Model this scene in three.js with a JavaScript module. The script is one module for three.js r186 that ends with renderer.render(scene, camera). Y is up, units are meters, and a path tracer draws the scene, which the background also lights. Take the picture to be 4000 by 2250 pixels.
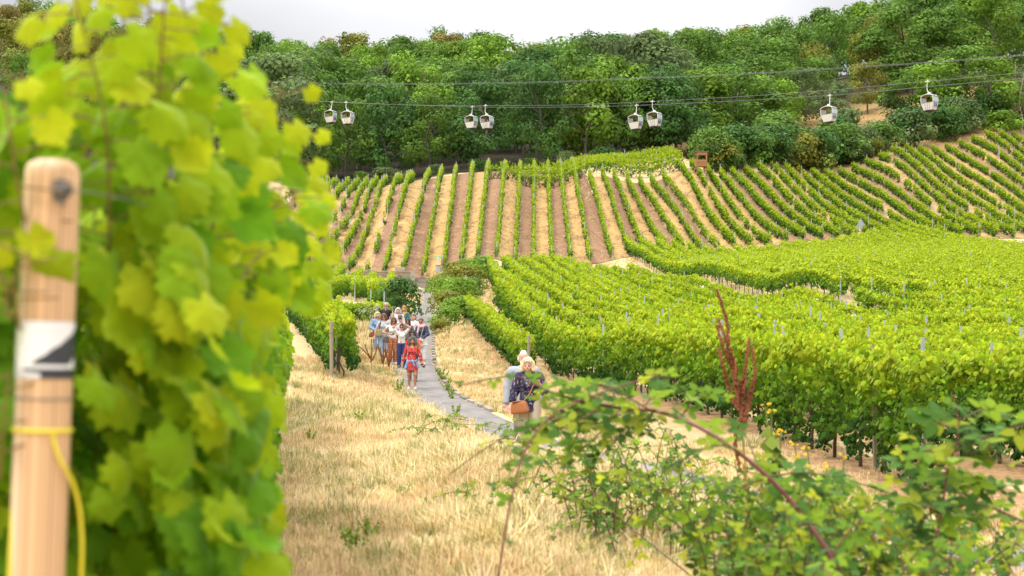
import * as THREE from 'three';
import { RoundedBoxGeometry } from 'three/addons/geometries/RoundedBoxGeometry.js';
import { mergeGeometries } from 'three/addons/utils/BufferGeometryUtils.js';
import { TextGeometry } from 'three/addons/geometries/TextGeometry.js';
import { FontLoader } from 'three/addons/loaders/FontLoader.js';

// ---------- camera ----------
const scene = new THREE.Scene();
const EYE = 5, F = 1422, YH = 300, PITCH = Math.atan((YH - 288) / F);
const camera = new THREE.PerspectiveCamera(2 * Math.atan(288 / F) * 180 / Math.PI, 16 / 9, 0.3, 3000);
camera.filmGauge = 36;
camera.position.set(0, EYE, 0);
camera.rotation.x = PITCH;
camera.focus = 42; camera.userData.fStop = 3.0;
camera.updateMatrixWorld();

// ---------- randomness and noise ----------
function rng(seed) { let s = seed >>> 0; return () => { s = (s + 0x6D2B79F5) >>> 0; let t = s; t = Math.imul(t ^ (t >>> 15), t | 1); t ^= t + Math.imul(t ^ (t >>> 7), t | 61); return ((t ^ (t >>> 14)) >>> 0) / 4294967296; }; }
const hash = (x, y, z) => { let h = Math.imul(x, 374761393) + Math.imul(y, 668265263) + Math.imul(z, 1274126177) | 0; h = Math.imul(h ^ (h >>> 13), 1274126177); return ((h ^ (h >>> 16)) >>> 0) / 4294967296; };
const sm = t => t * t * (3 - 2 * t), lerp = (a, b, t) => a + (b - a) * t, clamp = (x, a = 0, b = 1) => Math.min(b, Math.max(a, x));
const step = (a, b, x) => sm(clamp((x - a) / (b - a)));
function noise(x, y, z = 0) {
  const i = Math.floor(x), j = Math.floor(y), k = Math.floor(z), u = sm(x - i), v = sm(y - j), w = sm(z - k);
  const l = (a, b, c) => hash(i + a, j + b, k + c);
  return lerp(lerp(lerp(l(0, 0, 0), l(1, 0, 0), u), lerp(l(0, 1, 0), l(1, 1, 0), u), v), lerp(lerp(l(0, 0, 1), l(1, 0, 1), u), lerp(l(0, 1, 1), l(1, 1, 1), u), v), w);
}
const fbm = (x, y, z = 0, n = 4) => { let s = 0, a = 0.5, t = 0; for (let i = 0; i < n; i++) { s += a * noise(x, y, z + i * 7.3); t += a; a *= 0.5; x *= 2.03; y *= 2.03; } return s / t; };
const V = (x, y, z) => new THREE.Vector3(x, y, z);

// ---------- sky, sun, exposure ----------
const SW = 1024, SH = 512, skyData = new Float32Array(SW * SH * 4);
for (let j = 0; j < SH; j++) for (let i = 0; i < SW; i++) {
  const th = ((i + 0.5) / SW - 0.5) * 2 * Math.PI, el = ((j + 0.5) / SH - 0.5) * Math.PI;
  const az = th + Math.PI / 2;                                       // 0 straight ahead
  const s = Math.max(0, Math.sin(el));
  const dx = Math.cos(el) * Math.cos(th), dz = Math.cos(el) * Math.sin(th), h = 1 / (s + 0.22);
  const c1 = fbm(dx * h * 1.1 + 3.1, dz * h * 1.1 + 8.4, 1.7, 5), c2 = fbm(dx * h * 2.6 + 13, dz * h * 2.6 + 4.2, 5.1, 5);
  let L = 0.07 + 2.15 * s;                                           // an overcast sky is brightest overhead
  L *= 1 + 0.8 * (c1 - 0.5) + 0.4 * (c2 - 0.5);
  const a = ((az + Math.PI) % (2 * Math.PI) + 2 * Math.PI) % (2 * Math.PI) - Math.PI;
  L += 0.17 * Math.exp(-Math.pow((a - 0.02) / 0.15, 2) - Math.pow((el - 0.2) / 0.1, 2)) * (0.6 + 0.8 * c2);
  const grey = clamp((0.6 - L) * 0.35, 0, 0.05);
  const o = (j * SW + i) * 4;
  if (el < -0.02) { skyData[o] = 0.22; skyData[o + 1] = 0.21; skyData[o + 2] = 0.15; } else { skyData[o] = L * (0.985 - grey); skyData[o + 1] = L * (0.99 - grey * 0.75); skyData[o + 2] = L * 1.02; }
  skyData[o + 3] = 1;
}
const skyTex = new THREE.DataTexture(skyData, SW, SH, THREE.RGBAFormat, THREE.FloatType);
skyTex.mapping = THREE.EquirectangularReflectionMapping; skyTex.magFilter = THREE.LinearFilter; skyTex.needsUpdate = true;
scene.background = skyTex; scene.environment = skyTex;

const sun = new THREE.DirectionalLight(0xfff0d8, 1.5);
sun.position.set(-70, 150, 60).add(V(0, 0, -60)); sun.target.position.set(0, 0, -60); scene.add(sun, sun.target);
sun.castShadow = true; sun.shadow.radius = 22; sun.shadow.mapSize.set(2048, 2048);
Object.assign(sun.shadow.camera, { left: -150, right: 150, top: 150, bottom: -150, near: 1, far: 600 });

const renderer = new THREE.WebGLRenderer({ antialias: true });
renderer.setSize(1024, 576); renderer.shadowMap.enabled = true;
renderer.toneMapping = THREE.LinearToneMapping; renderer.toneMappingExposure = 1.55;

// ---------- naming helpers ----------
const used = {};
function numbered(n) { const k = used[n] = (used[n] ?? -1) + 1; return k ? `${n}_${String(k).padStart(3, '0')}` : n; }
function tag(o, label, category, group) { o.userData.label = label; if (category) o.userData.category = category; if (group) o.userData.group = group; return o; }
function thing(name, label, category, pos, turn = 0, group) { const o = new THREE.Group(); o.name = numbered(name); o.position.copy(pos); o.rotation.y = turn; scene.add(o); return tag(o, label, category, group); }
function obj(name, geo, mat, parent, kind) { const m = new THREE.Mesh(geo, mat); m.castShadow = m.receiveShadow = true; m.name = parent && parent !== scene ? name : numbered(name); (parent || scene).add(m); if (kind) m.userData.kind = kind; return m; }
function struct(name, geo, mat) { return obj(name, geo, mat, scene, 'structure'); }
const ORD = ['zeroth', 'first', 'second', 'third', 'fourth', 'fifth', 'sixth', 'seventh', 'eighth', 'ninth', 'tenth', 'eleventh', 'twelfth', 'thirteenth', 'fourteenth', 'fifteenth', 'sixteenth', 'seventeenth', 'eighteenth', 'nineteenth', 'twentieth'];
const TENS = ['', '', 'twenty', 'thirty', 'forty', 'fifty', 'sixty', 'seventy'];
const ord = n => n <= 20 ? ORD[n] : n % 10 ? `${TENS[Math.floor(n / 10)]}-${ORD[n % 10]}` : TENS[n / 10].replace(/y$/, 'ieth');

// ---------- small geometry helpers ----------
const col = (r, g, b) => new THREE.Color().setRGB(r, g, b);
function std(r, g, b, rough = 0.8, extra = {}) { return new THREE.MeshStandardMaterial({ color: col(r, g, b), roughness: rough, ...extra }); }
function leafMat(r, g, b, t = 0.4, extra = {}) { return new THREE.MeshPhysicalMaterial({ color: col(r, g, b), roughness: 0.96, specularIntensity: 0.3, transmission: t, thickness: 0, side: THREE.DoubleSide, ...extra }); }
function tube(pts, r0, r1 = r0, n = 12, rs = 6) {                    // tapered tube along points
  const c = new THREE.CatmullRomCurve3(pts), g = new THREE.TubeGeometry(c, n, 1, rs, false), p = g.attributes.position;
  for (let i = 0; i <= n; i++) { const q = c.getPointAt(i / n), r = lerp(r0, r1, i / n); for (let j = 0; j <= rs; j++) { const k = i * (rs + 1) + j; p.setXYZ(k, q.x + (p.getX(k) - q.x) * r, q.y + (p.getY(k) - q.y) * r, q.z + (p.getZ(k) - q.z) * r); } }
  return g;
}
function box(w, h, d, x = 0, y = 0, z = 0, r = 0) { const g = r ? new RoundedBoxGeometry(w, h, d, 1, r) : new THREE.BoxGeometry(w, h, d); g.translate(x, y, z); return g; }
function cyl(r0, r1, h, x = 0, y = 0, z = 0, n = 8) { const g = new THREE.CylinderGeometry(r1, r0, h, n); g.translate(x, y + h / 2, z); return g; }
function geo(pos, nor, colr, uv, idx) { const g = new THREE.BufferGeometry(); g.setAttribute('position', new THREE.Float32BufferAttribute(pos, 3)); if (nor) g.setAttribute('normal', new THREE.Float32BufferAttribute(nor, 3)); if (colr) g.setAttribute('color', new THREE.Float32BufferAttribute(colr, 3)); if (uv) g.setAttribute('uv', new THREE.Float32BufferAttribute(uv, 2)); if (idx) g.setIndex(idx); if (!nor) g.computeVertexNormals(); return g; }
function texture(n, f, srgb = true, rep = 1) {                       // n x n colour texture that tiles
  const d = new Uint8Array(n * n * 4);
  for (let j = 0; j < n; j++) for (let i = 0; i < n; i++) { const c = f(i / n, j / n, i, j), o = (j * n + i) * 4; for (let k = 0; k < 3; k++) { let v = clamp(c[k]); if (srgb) v = v <= 0.0031308 ? v * 12.92 : 1.055 * Math.pow(v, 1 / 2.4) - 0.055; d[o + k] = Math.round(255 * v); } d[o + 3] = 255; }
  const t = new THREE.DataTexture(d, n, n); t.wrapS = t.wrapT = THREE.RepeatWrapping; t.magFilter = THREE.LinearFilter; t.minFilter = THREE.LinearMipmapLinearFilter; t.generateMipmaps = true; t.repeat.set(rep, rep); if (srgb) t.colorSpace = THREE.SRGBColorSpace; t.needsUpdate = true; return t;
}
const tiled = (x, y, n, z) => { const u = x * n, v = y * n, i = Math.floor(u), j = Math.floor(v), a = sm(u - i), b = sm(v - j), m = k => ((k % n) + n) % n; return lerp(lerp(hash(m(i), m(j), z), hash(m(i + 1), m(j), z), a), lerp(hash(m(i), m(j + 1), z), hash(m(i + 1), m(j + 1), z), a), b); };

// A point of the place from its bearing in the photograph (1024 x 576) and its distance ahead
function at(px, py, d) { const u = (px - 512) / F, v = (288 - py) / F, c = Math.cos(PITCH), s = Math.sin(PITCH), k = d / (c - v * s); return V(u * k, EYE + (v * c + s) * k, -d); }
// ---------- the land: a smooth surface through surveyed points ----------
const SURVEY = [];
const sv = (px, py, d) => { const p = at(px, py, d); SURVEY.push([p.x, d, p.y - EYE]); };
for (const q of [[0, -4, -1.7], [-4, -3, -1.65], [5, -3, -1.8], [0, 0, -1.7], [-3, 0, -1.65], [4, 0, -1.78], [-1, 4, -1.68], [2, 5, -1.74], [0, 8.5, -1.68], [-1.2, 8.5, -1.66], [3, 8.5, -1.9], [-6, 8, -1.62], [8, 8, -2.2], [-14, 14, -1.7], [-8, 22, -1.95], [-16, 40, -1.6], [14, 14, -2.35], [20, 25, -2.4]]) SURVEY.push(q);
for (const q of [
  [400, 500, 14], [400, 446, 21.5], [468, 442, 19], [515, 462, 16], [330, 402, 35], [360, 415, 30], [339, 383, 42], [530, 458, 23.5], [480, 427, 33], [437, 400, 42], [415, 391, 45], [415, 367, 52], [413, 351, 60], [420, 325, 78], [425, 305, 105], [426, 287, 148], [950, 565, 13],
  [527, 377, 50], [467, 319, 82], [872, 473, 21.4], [629, 395, 40], [563, 377, 52], [500, 308, 84], [740, 450, 24], [1000, 490, 18.5], [300, 327, 75], [385, 326, 72], [250, 345, 55],
  [1000, 350, 60], [800, 345, 62], [1000, 304, 90], [807, 297, 90], [708, 281, 120], [640, 261, 150], [666, 295, 120], [615, 277, 145], [765, 322, 90], [840, 352, 70], [1000, 267, 130], [820, 270, 130], [900, 252, 165], [1020, 250, 165],
  [488, 276, 130], [560, 272, 135], [310, 300, 110], [370, 300, 110], [340, 274, 146], [300, 272, 150], [390, 274, 149],
  [300, 275, 154], [365, 271, 154], [430, 270, 154], [520, 262, 155], [590, 260, 156], [640, 252, 160], [700, 246, 166],
  [300, 197, 172], [400, 194, 173], [500, 191, 174], [600, 187, 177], [690, 178, 188], [300, 235, 163], [450, 231, 164], [600, 224, 167],
  [760, 241, 172], [900, 235, 180], [1020, 229, 188], [770, 172, 206], [900, 155, 226], [1000, 142, 240], [850, 200, 202], [960, 190, 212],
  [500, 172, 196], [600, 167, 202], [690, 160, 208], [310, 188, 190], [400, 186, 195],
  [300, 184, 215], [400, 182, 220], [500, 173, 222], [600, 166, 222], [700, 164, 222], [800, 160, 230], [900, 146, 242], [1010, 132, 256],
  [300, 138, 300], [500, 131, 300], [700, 118, 300], [900, 92, 300], [1010, 78, 300], [50, 118, 300], [150, 124, 300], [950, 112, 272], [850, 126, 268],
  [20, 64, 400], [200, 88, 400], [400, 100, 400], [600, 104, 400], [800, 84, 400], [1010, 58, 400], [20, 62, 520], [500, 108, 520], [1010, 60, 520], [20, 90, 700], [500, 140, 700], [1010, 90, 700],
  [0, 192, 200], [0, 250, 150], [100, 190, 210], [120, 270, 130], [0, 300, 80], [100, 325, 62], [1150, 330, 80], [1250, 230, 190], [1250, 120, 260], [1250, 40, 420], [-250, 180, 210], [-250, 90, 330], [-250, 40, 450],
]) sv(...q);
const tpsU = (x, d) => [5 * x / (d + 8), Math.log(d + 8)];
const tpsK = r2 => r2 < 1e-12 ? 0 : 0.5 * r2 * Math.log(r2);
const TPS = (() => {
  const n = SURVEY.length, m = n + 3, A = Array.from({ length: m }, () => new Float64Array(m + 1)), pts = SURVEY.map(([x, d]) => tpsU(x, d));
  for (let i = 0; i < n; i++) {
    for (let j = 0; j < n; j++) A[i][j] = tpsK((pts[i][0] - pts[j][0]) ** 2 + (pts[i][1] - pts[j][1]) ** 2);
    A[i][i] += 0.0006; A[i][n] = A[n][i] = 1; A[i][n + 1] = A[n + 1][i] = pts[i][0]; A[i][n + 2] = A[n + 2][i] = pts[i][1]; A[i][m] = SURVEY[i][2] / (SURVEY[i][1] + 8);
  }
  for (let c = 0; c < m; c++) {
    let p = c; for (let r = c + 1; r < m; r++) if (Math.abs(A[r][c]) > Math.abs(A[p][c])) p = r;
    [A[c], A[p]] = [A[p], A[c]];
    for (let r = c + 1; r < m; r++) { const f = A[r][c] / A[c][c]; if (f) for (let k = c; k <= m; k++) A[r][k] -= f * A[c][k]; }
  }
  const w = new Float64Array(m);
  for (let r = m - 1; r >= 0; r--) { let s = A[r][m]; for (let k = r + 1; k < m; k++) s -= A[r][k] * w[k]; w[r] = s / A[r][r]; }
  return (x, d) => { const [u, v] = tpsU(x, d); let s = w[n] + w[n + 1] * u + w[n + 2] * v; for (let i = 0; i < n; i++) s += w[i] * tpsK((u - pts[i][0]) ** 2 + (v - pts[i][1]) ** 2); return s * (d + 8) + EYE; };
})();
// the terrain sheet: rows of vertices ever farther apart, columns fanning out
const TD = []; for (let d = -6; d < 720; d += Math.max(0.16, (d + 6) * 0.0135)) TD.push(d);
const TN = 230, half = d => 9 + 0.62 * (d + 6), TH = new Float32Array(TD.length * (TN + 1));
TD.forEach((d, r) => { for (let c = 0; c <= TN; c++) TH[r * (TN + 1) + c] = TPS((c / TN * 2 - 1) * half(d), d); });
function ground(x, z) {
  const d = clamp(-z, TD[0], TD[TD.length - 1] - 0.01); let lo = 0, hi = TD.length - 1; while (hi - lo > 1) { const m = (lo + hi) >> 1; if (TD[m] <= d) lo = m; else hi = m; }
  const t = (d - TD[lo]) / (TD[hi] - TD[lo]), f = r => { const c = clamp((x / half(TD[r]) + 1) / 2 * TN, 0, TN - 0.001), i = Math.floor(c); return lerp(TH[r * (TN + 1) + i], TH[r * (TN + 1) + i + 1], c - i); };
  return lerp(f(lo), f(hi), t);
}
const G = (px, d) => { const x = (px - 512) / F * d; return V(x, ground(x, -d), -d); };   // the spot on the ground in that bearing and distance
const onG = (x, z, up = 0) => V(x, ground(x, z) + up, z);

// the asphalt path through the valley
const PATH = new THREE.CatmullRomCurve3([[1130, 11.2], [950, 13.3], [760, 15.5], [650, 18.5], [575, 22.8], [532, 27.5], [490, 33], [458, 38], [428, 44], [413, 52], [412, 60], [416, 72], [422, 90], [425.5, 115], [425.5, 146]].map(([px, d]) => V((px - 512) / F * d, 0, -d)));
const PATHN = 300, pathPts = PATH.getSpacedPoints(PATHN);
const pathDist = (x, z) => { let b = 1e9; for (let i = 0; i <= PATHN; i += 2) { const q = pathPts[i], e = (q.x - x) ** 2 + (q.z - z) ** 2; if (e < b) b = e; } return Math.sqrt(b); };

// colour of the ground: straw, dry earth, forest litter
{
  const pos = [], colr = [], uv = [], idx = [];
  TD.forEach((d, r) => {
    for (let c = 0; c <= TN; c++) {
      const x = (c / TN * 2 - 1) * half(d), y = TH[r * (TN + 1) + c]; pos.push(x, y, -d); uv.push(x / 3, d / 3);
      const n1 = fbm(x * 0.22, d * 0.22, 2), n2 = fbm(x * 0.9, d * 0.9, 6), earth = step(0.52, 0.66, n1 + (n2 - 0.5) * 0.5);
      let k = [lerp(0.72, 0.58, earth), lerp(0.565, 0.4, earth), lerp(0.3, 0.2, earth)];
      const gr = step(0.6, 0.8, fbm(x * 0.35 + 40, d * 0.35, 9)) * 0.35; k = [lerp(k[0], 0.3, gr), lerp(k[1], 0.3, gr), lerp(k[2], 0.08, gr)];
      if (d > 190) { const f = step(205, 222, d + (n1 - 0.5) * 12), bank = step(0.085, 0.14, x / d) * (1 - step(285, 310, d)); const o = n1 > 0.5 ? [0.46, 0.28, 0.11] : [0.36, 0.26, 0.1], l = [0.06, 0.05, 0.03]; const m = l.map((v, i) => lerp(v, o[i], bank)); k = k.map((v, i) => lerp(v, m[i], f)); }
      colr.push(...k);
    }
    if (r) for (let c = 0; c < TN; c++) { const a = (r - 1) * (TN + 1) + c, b = a + TN + 1; idx.push(a, a + 1, b, a + 1, b + 1, b); }
  });
  const tex = texture(512, (u, v) => { const a = tiled(u, v, 9, 1), b = tiled(u, v, 38, 2), c = tiled(u, v, 120, 3), f = tiled(u * 1, v, 200, 4), s = 0.62 + 0.2 * a + 0.22 * b + 0.3 * c * f; return [s, s * 0.985, s * 0.95]; });
  const bmp = texture(512, (u, v) => { const b = tiled(u, v, 38, 2), c = tiled(u, v, 120, 3), s = 0.4 * b + 0.6 * c; return [s, s, s]; }, false);
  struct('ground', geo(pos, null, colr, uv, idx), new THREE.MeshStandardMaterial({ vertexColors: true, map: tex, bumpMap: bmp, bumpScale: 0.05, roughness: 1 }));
}
// a strip that follows a centre line over the ground
function strip(pts, w0, w1, lift, uvs = 1, crown = 0, nx = 4, sink = 0) {
  const pos = [], uv = [], idx = []; let len = 0;
  pts.forEach((p, i) => {
    const a = pts[Math.max(0, i - 1)], b = pts[Math.min(pts.length - 1, i + 1)], tx = b.x - a.x, tz = b.z - a.z, l = Math.hypot(tx, tz) || 1, sx = -tz / l, sz = tx / l; if (i) len += p.distanceTo(pts[i - 1]);
    for (let j = 0; j <= nx; j++) { const o = lerp(w0, w1, j / nx), x = p.x + sx * o, z = p.z + sz * o; pos.push(x, ground(x, z) + lift + crown * (1 - (2 * j / nx - 1) ** 2) + (sink && (j === 0 || j === nx) ? -sink : 0), z); uv.push(o * uvs, len * uvs); }
    if (i) for (let j = 0; j < nx; j++) { const q = (i - 1) * (nx + 1) + j, t = q + nx + 1; idx.push(q, t, q + 1, q + 1, t, t + 1); }
  });
  return geo(pos, null, null, uv, idx);
}
function upward(g) { const n = g.attributes.normal; let s = 0; for (let i = 0; i < n.count; i++) s += n.getY(i); if (s < 0) { const x = g.index.array; for (let i = 0; i < x.length; i += 3) { const t = x[i]; x[i] = x[i + 1]; x[i + 1] = t; } g.computeVertexNormals(); } return g; }
{
  const tex = texture(512, (u, v) => { const a = tiled(u, v, 6, 11), b = tiled(u, v, 60, 12), c = tiled(u, v, 250, 13), w = tiled(u, v, 17, 14), crack = Math.abs(w - 0.5) < 0.018 ? 0.18 : 0, s = 0.52 + 0.36 * a + 0.2 * b + 0.4 * (c - 0.5) - crack; return [0.25 * s, 0.23 * s, 0.215 * s]; });
  struct('path', upward(strip(pathPts, -0.78, 0.78, 0.035, 0.4, 0.03)), new THREE.MeshStandardMaterial({ map: tex, roughness: 0.95 }));
  // low kerb stones along the verge beside the vines, each a stone
  const kerb = new THREE.Group(); kerb.name = 'kerb'; kerb.userData.kind = 'structure'; scene.add(kerb);
  const R = rng(5), km = [0.24, 0.2, 0.3].map(v => std(v, v * 0.93, v * 0.84, 0.95)), kg = [0, 1, 2].map(i => box(0.16, 0.3, 0.95 - i * 0.03, 0, 0, 0, 0.025));
  for (let i = 62; i < 160; i++) {
    const t = i / 300, p = PATH.getPointAt(t), q = PATH.getTangentAt(t), side = V(-q.z, 0, q.x).multiplyScalar(-0.9); const c = p.clone().add(side.x > 0 ? side : side.negate());
    if (i > 62 && c.distanceTo(kerb.userData.last) < 0.97) continue; kerb.userData.last = c;
    const m = obj('kerbstone', kg[i % 3], km[Math.floor(R() * 3)], kerb); m.position.set(c.x, ground(c.x, c.z) - 0.075 + R() * 0.03, c.z); m.rotation.y = Math.atan2(q.x, q.z) + (R() - 0.5) * 0.05; m.rotation.z = (R() - 0.5) * 0.08;
  }
  delete kerb.userData.last;
}
// ---------- leaves ----------
// outline of a vine leaf: five toothed lobes, petiole at the origin, blade towards +y, cupped along z
function vineLeaf(rim = 22, rings = 2, cup = 0.16) {
  const pos = [0, 0.32, 0.02], idx = [], cx = 0, cy = 0.32;
  const rad = a => { const b = Math.abs(((a + Math.PI) % (2 * Math.PI) + 2 * Math.PI) % (2 * Math.PI) - Math.PI); const lobe = 0.52 + 0.055 * Math.cos(5 * b) + 0.04 * Math.cos(b); return lobe * (b > 2.75 ? 0.45 + 0.55 * (Math.PI - b) / 0.39 : 1) ; };
  for (let q = 1; q <= rings; q++) for (let i = 0; i < rim; i++) {
    const a = i / rim * 2 * Math.PI, t = q / rings; let r = rad(a) * t * (q === rings && rim > 12 ? (i % 2 ? 0.89 : 1.05) : 1);
    const x = cx + Math.sin(a) * r, y = cy + Math.cos(a) * r; pos.push(x, y, -cup * (x * x + 0.7 * (y - 0.3) ** 2) * 2 + 0.03 * Math.cos(5 * a) * t);
  }
  for (let i = 0; i < rim; i++) { const j = (i + 1) % rim; idx.push(0, 1 + j, 1 + i); for (let q = 0; q < rings - 1; q++) { const a = 1 + q * rim; idx.push(a + i, a + j, a + rim + i, a + j, a + rim + j, a + rim + i); } }
  const uv = []; for (let i = 0; i < pos.length; i += 3) uv.push(pos[i] * 0.72 + 0.5, pos[i + 1] * 0.72 + 0.27); return geo(pos, null, null, uv, idx);
}
const leafSmall = (() => { const pos = [0, 0.3, 0.03], idx = []; const o = [[0, -0.02], [0.3, -0.12], [0.36, 0.12], [0.55, 0.3], [0.34, 0.5], [0.3, 0.76], [0, 0.9], [-0.3, 0.76], [-0.34, 0.5], [-0.55, 0.3], [-0.36, 0.12], [-0.3, -0.12]]; o.forEach(([x, y]) => pos.push(x, y, -0.22 * x * x - 0.12 * (y - 0.3) ** 2)); for (let i = 0; i < 12; i++) idx.push(0, 1 + (i + 1) % 12, 1 + i); return geo(pos, null, null, null, idx); })();
const leafTiny = geo([0, 0, 0, 0.42, 0.45, -0.06, 0, 0.95, 0, -0.42, 0.45, -0.06], null, null, null, [0, 1, 2, 0, 2, 3]);
const _m = new THREE.Matrix4(), _q = new THREE.Quaternion(), _q2 = new THREE.Quaternion(), _s = V(1, 1, 1);
// turn that lays a leaf's face (+z) along n with its tip (+y) hanging towards t
function leafTurn(n, t) { const z = n.clone().normalize(), y = t.clone().addScaledVector(z, -t.dot(z)); if (y.lengthSq() < 1e-6) y.set(1, 0, 0).addScaledVector(z, -z.x); y.normalize(); const x = y.clone().cross(z); return new THREE.Quaternion().setFromRotationMatrix(_m.makeBasis(x, y, z)); }
function bake(list, src) {                                           // many copies of one small geometry in one: [position, quaternion, scale, shade]
  const p = src.attributes.position, nn = src.attributes.normal, n = p.count, pos = new Float32Array(list.length * n * 3), nor = new Float32Array(list.length * n * 3), colr = new Float32Array(list.length * n * 3), idx = [], v = V(), si = src.index.array;
  list.forEach(([c, q, s, k = [1, 1, 1], on], a) => {
    for (let i = 0; i < n; i++) {
      const o = (a * n + i) * 3; v.fromBufferAttribute(p, i).multiplyScalar(s).applyQuaternion(q).add(c); pos[o] = v.x; pos[o + 1] = v.y; pos[o + 2] = v.z;
      v.fromBufferAttribute(nn, i).applyQuaternion(q); if (on) v.lerp(on, 0.55).normalize(); nor[o] = v.x; nor[o + 1] = v.y; nor[o + 2] = v.z; colr.set(k, o);
    }
    for (let i = 0; i < si.length; i++) idx.push(a * n + si[i]);
  });
  const g = new THREE.BufferGeometry(); g.setAttribute('position', new THREE.BufferAttribute(pos, 3)); g.setAttribute('normal', new THREE.BufferAttribute(nor, 3)); g.setAttribute('color', new THREE.BufferAttribute(colr, 3)); g.setIndex(idx); return g;
}
function clump(seed, n, radius, size, src, up = 0.5, hang = 1) {     // a handful of leaves round a point
  const R = rng(seed), list = [];
  for (let i = 0; i < n; i++) {
    const a = R() * 6.283, h = (R() * 2 - 1), r = radius * Math.cbrt(R()), c = V(Math.cos(a) * Math.sqrt(1 - h * h) * r, h * r, Math.sin(a) * Math.sqrt(1 - h * h) * r);
    const nrm = V(c.x / radius + (R() - 0.5) * 1.1, up + (R() - 0.35) * 0.7, c.z / radius + (R() - 0.5) * 1.1).normalize(), tip = V((R() - 0.5) * 0.9, -hang + (R() - 0.3) * 0.6, (R() - 0.5) * 0.9), k = 0.72 + 0.56 * R();
    list.push([c, leafTurn(nrm, tip), size * (0.65 + 0.6 * R()), [k * (0.92 + 0.2 * R()), k, k]]);
  }
  return bake(list, src);
}
const M = {
  vine: new THREE.MeshPhysicalMaterial({ color: 0xffffff, vertexColors: true, roughness: 0.95, specularIntensity: 0.3, transmission: 0.42, thickness: 0, side: THREE.DoubleSide }),
  bark: std(0.075, 0.055, 0.04, 0.95), steel: new THREE.MeshStandardMaterial({ color: col(0.5, 0.53, 0.57), metalness: 0.35, roughness: 0.5 }), rust: std(0.16, 0.07, 0.035, 0.9),
  oldWood: std(0.3, 0.25, 0.2, 0.95), tubeMint: leafMat(0.42, 0.72, 0.66, 0.3), wire: std(0.2, 0.2, 0.2, 0.5, { metalness: 0.6 }),
};
const clumpNear = clump(11, 18, 0.17, 0.09, leafSmall, 0.12), clumpFar = clump(12, 14, 0.19, 0.15, leafTiny, 0.3), clumpYoung = clump(13, 12, 0.17, 0.17, leafTiny, 0.5, 0.2);
const postGeo = (() => { const g = mergeGeometries([box(0.05, 1, 0.008, 0, 0.5, 0), box(0.008, 1, 0.045, 0.023, 0.5, 0.018), box(0.008, 1, 0.045, -0.023, 0.5, 0.018)]); return g; })();
const postFar = box(0.07, 1, 0.06, 0, 0.5, 0), trunkGeos = [1, 2, 3].map(k => { const R = rng(k * 7), w = () => (R() - 0.5) * 0.12; return tube([V(0, -0.06, 0), V(w(), 0.25, w()), V(w(), 0.55, w()), V(w() * 2, 0.95, w() * 2)], 0.034, 0.02, 6, 5); });
const trunkFar = box(0.045, 0.9, 0.045, 0, 0.45, 0), endPost = cyl(0.055, 0.05, 1, 0, 0, 0, 9);

function polyline(pts, ds) {                                         // even points along a ground line
  const out = []; let len = 0;
  for (let i = 1; i < pts.length; i++) { const l = Math.hypot(pts[i].x - pts[i - 1].x, pts[i].z - pts[i - 1].z), n = Math.max(1, Math.round(l / ds)); for (let k = i > 1 ? 1 : 0; k <= n; k++) { const x = lerp(pts[i - 1].x, pts[i].x, k / n), z = lerp(pts[i - 1].z, pts[i].z, k / n); out.push({ p: onG(x, z), s: len + l * k / n, tx: (pts[i].x - pts[i - 1].x) / l, tz: (pts[i].z - pts[i - 1].z) / l }); } len += l; }
  out.length_ = len; return out;
}
const walk = (line, s) => { const i = clamp(Math.floor(s / line.length_ * (line.length - 1)), 0, line.length - 1), a = line[Math.floor(i)], b = line[Math.min(line.length - 1, Math.floor(i) + 1)], t = b.s > a.s ? clamp((s - a.s) / (b.s - a.s)) : 0; return { p: a.p.clone().lerp(b.p, t), tx: a.tx, tz: a.tz }; };
const VINE_COL = [[0.022, 0.085, 0.008], [0.17, 0.33, 0.012], [0.42, 0.52, 0.016]];  // old leaves darker, young ones yellower; hedge-face shade also painted into the low tones
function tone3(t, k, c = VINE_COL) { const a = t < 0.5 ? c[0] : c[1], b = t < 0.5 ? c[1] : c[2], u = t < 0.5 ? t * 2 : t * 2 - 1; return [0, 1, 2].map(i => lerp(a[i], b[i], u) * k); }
let rowSeed = 100;
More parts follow.
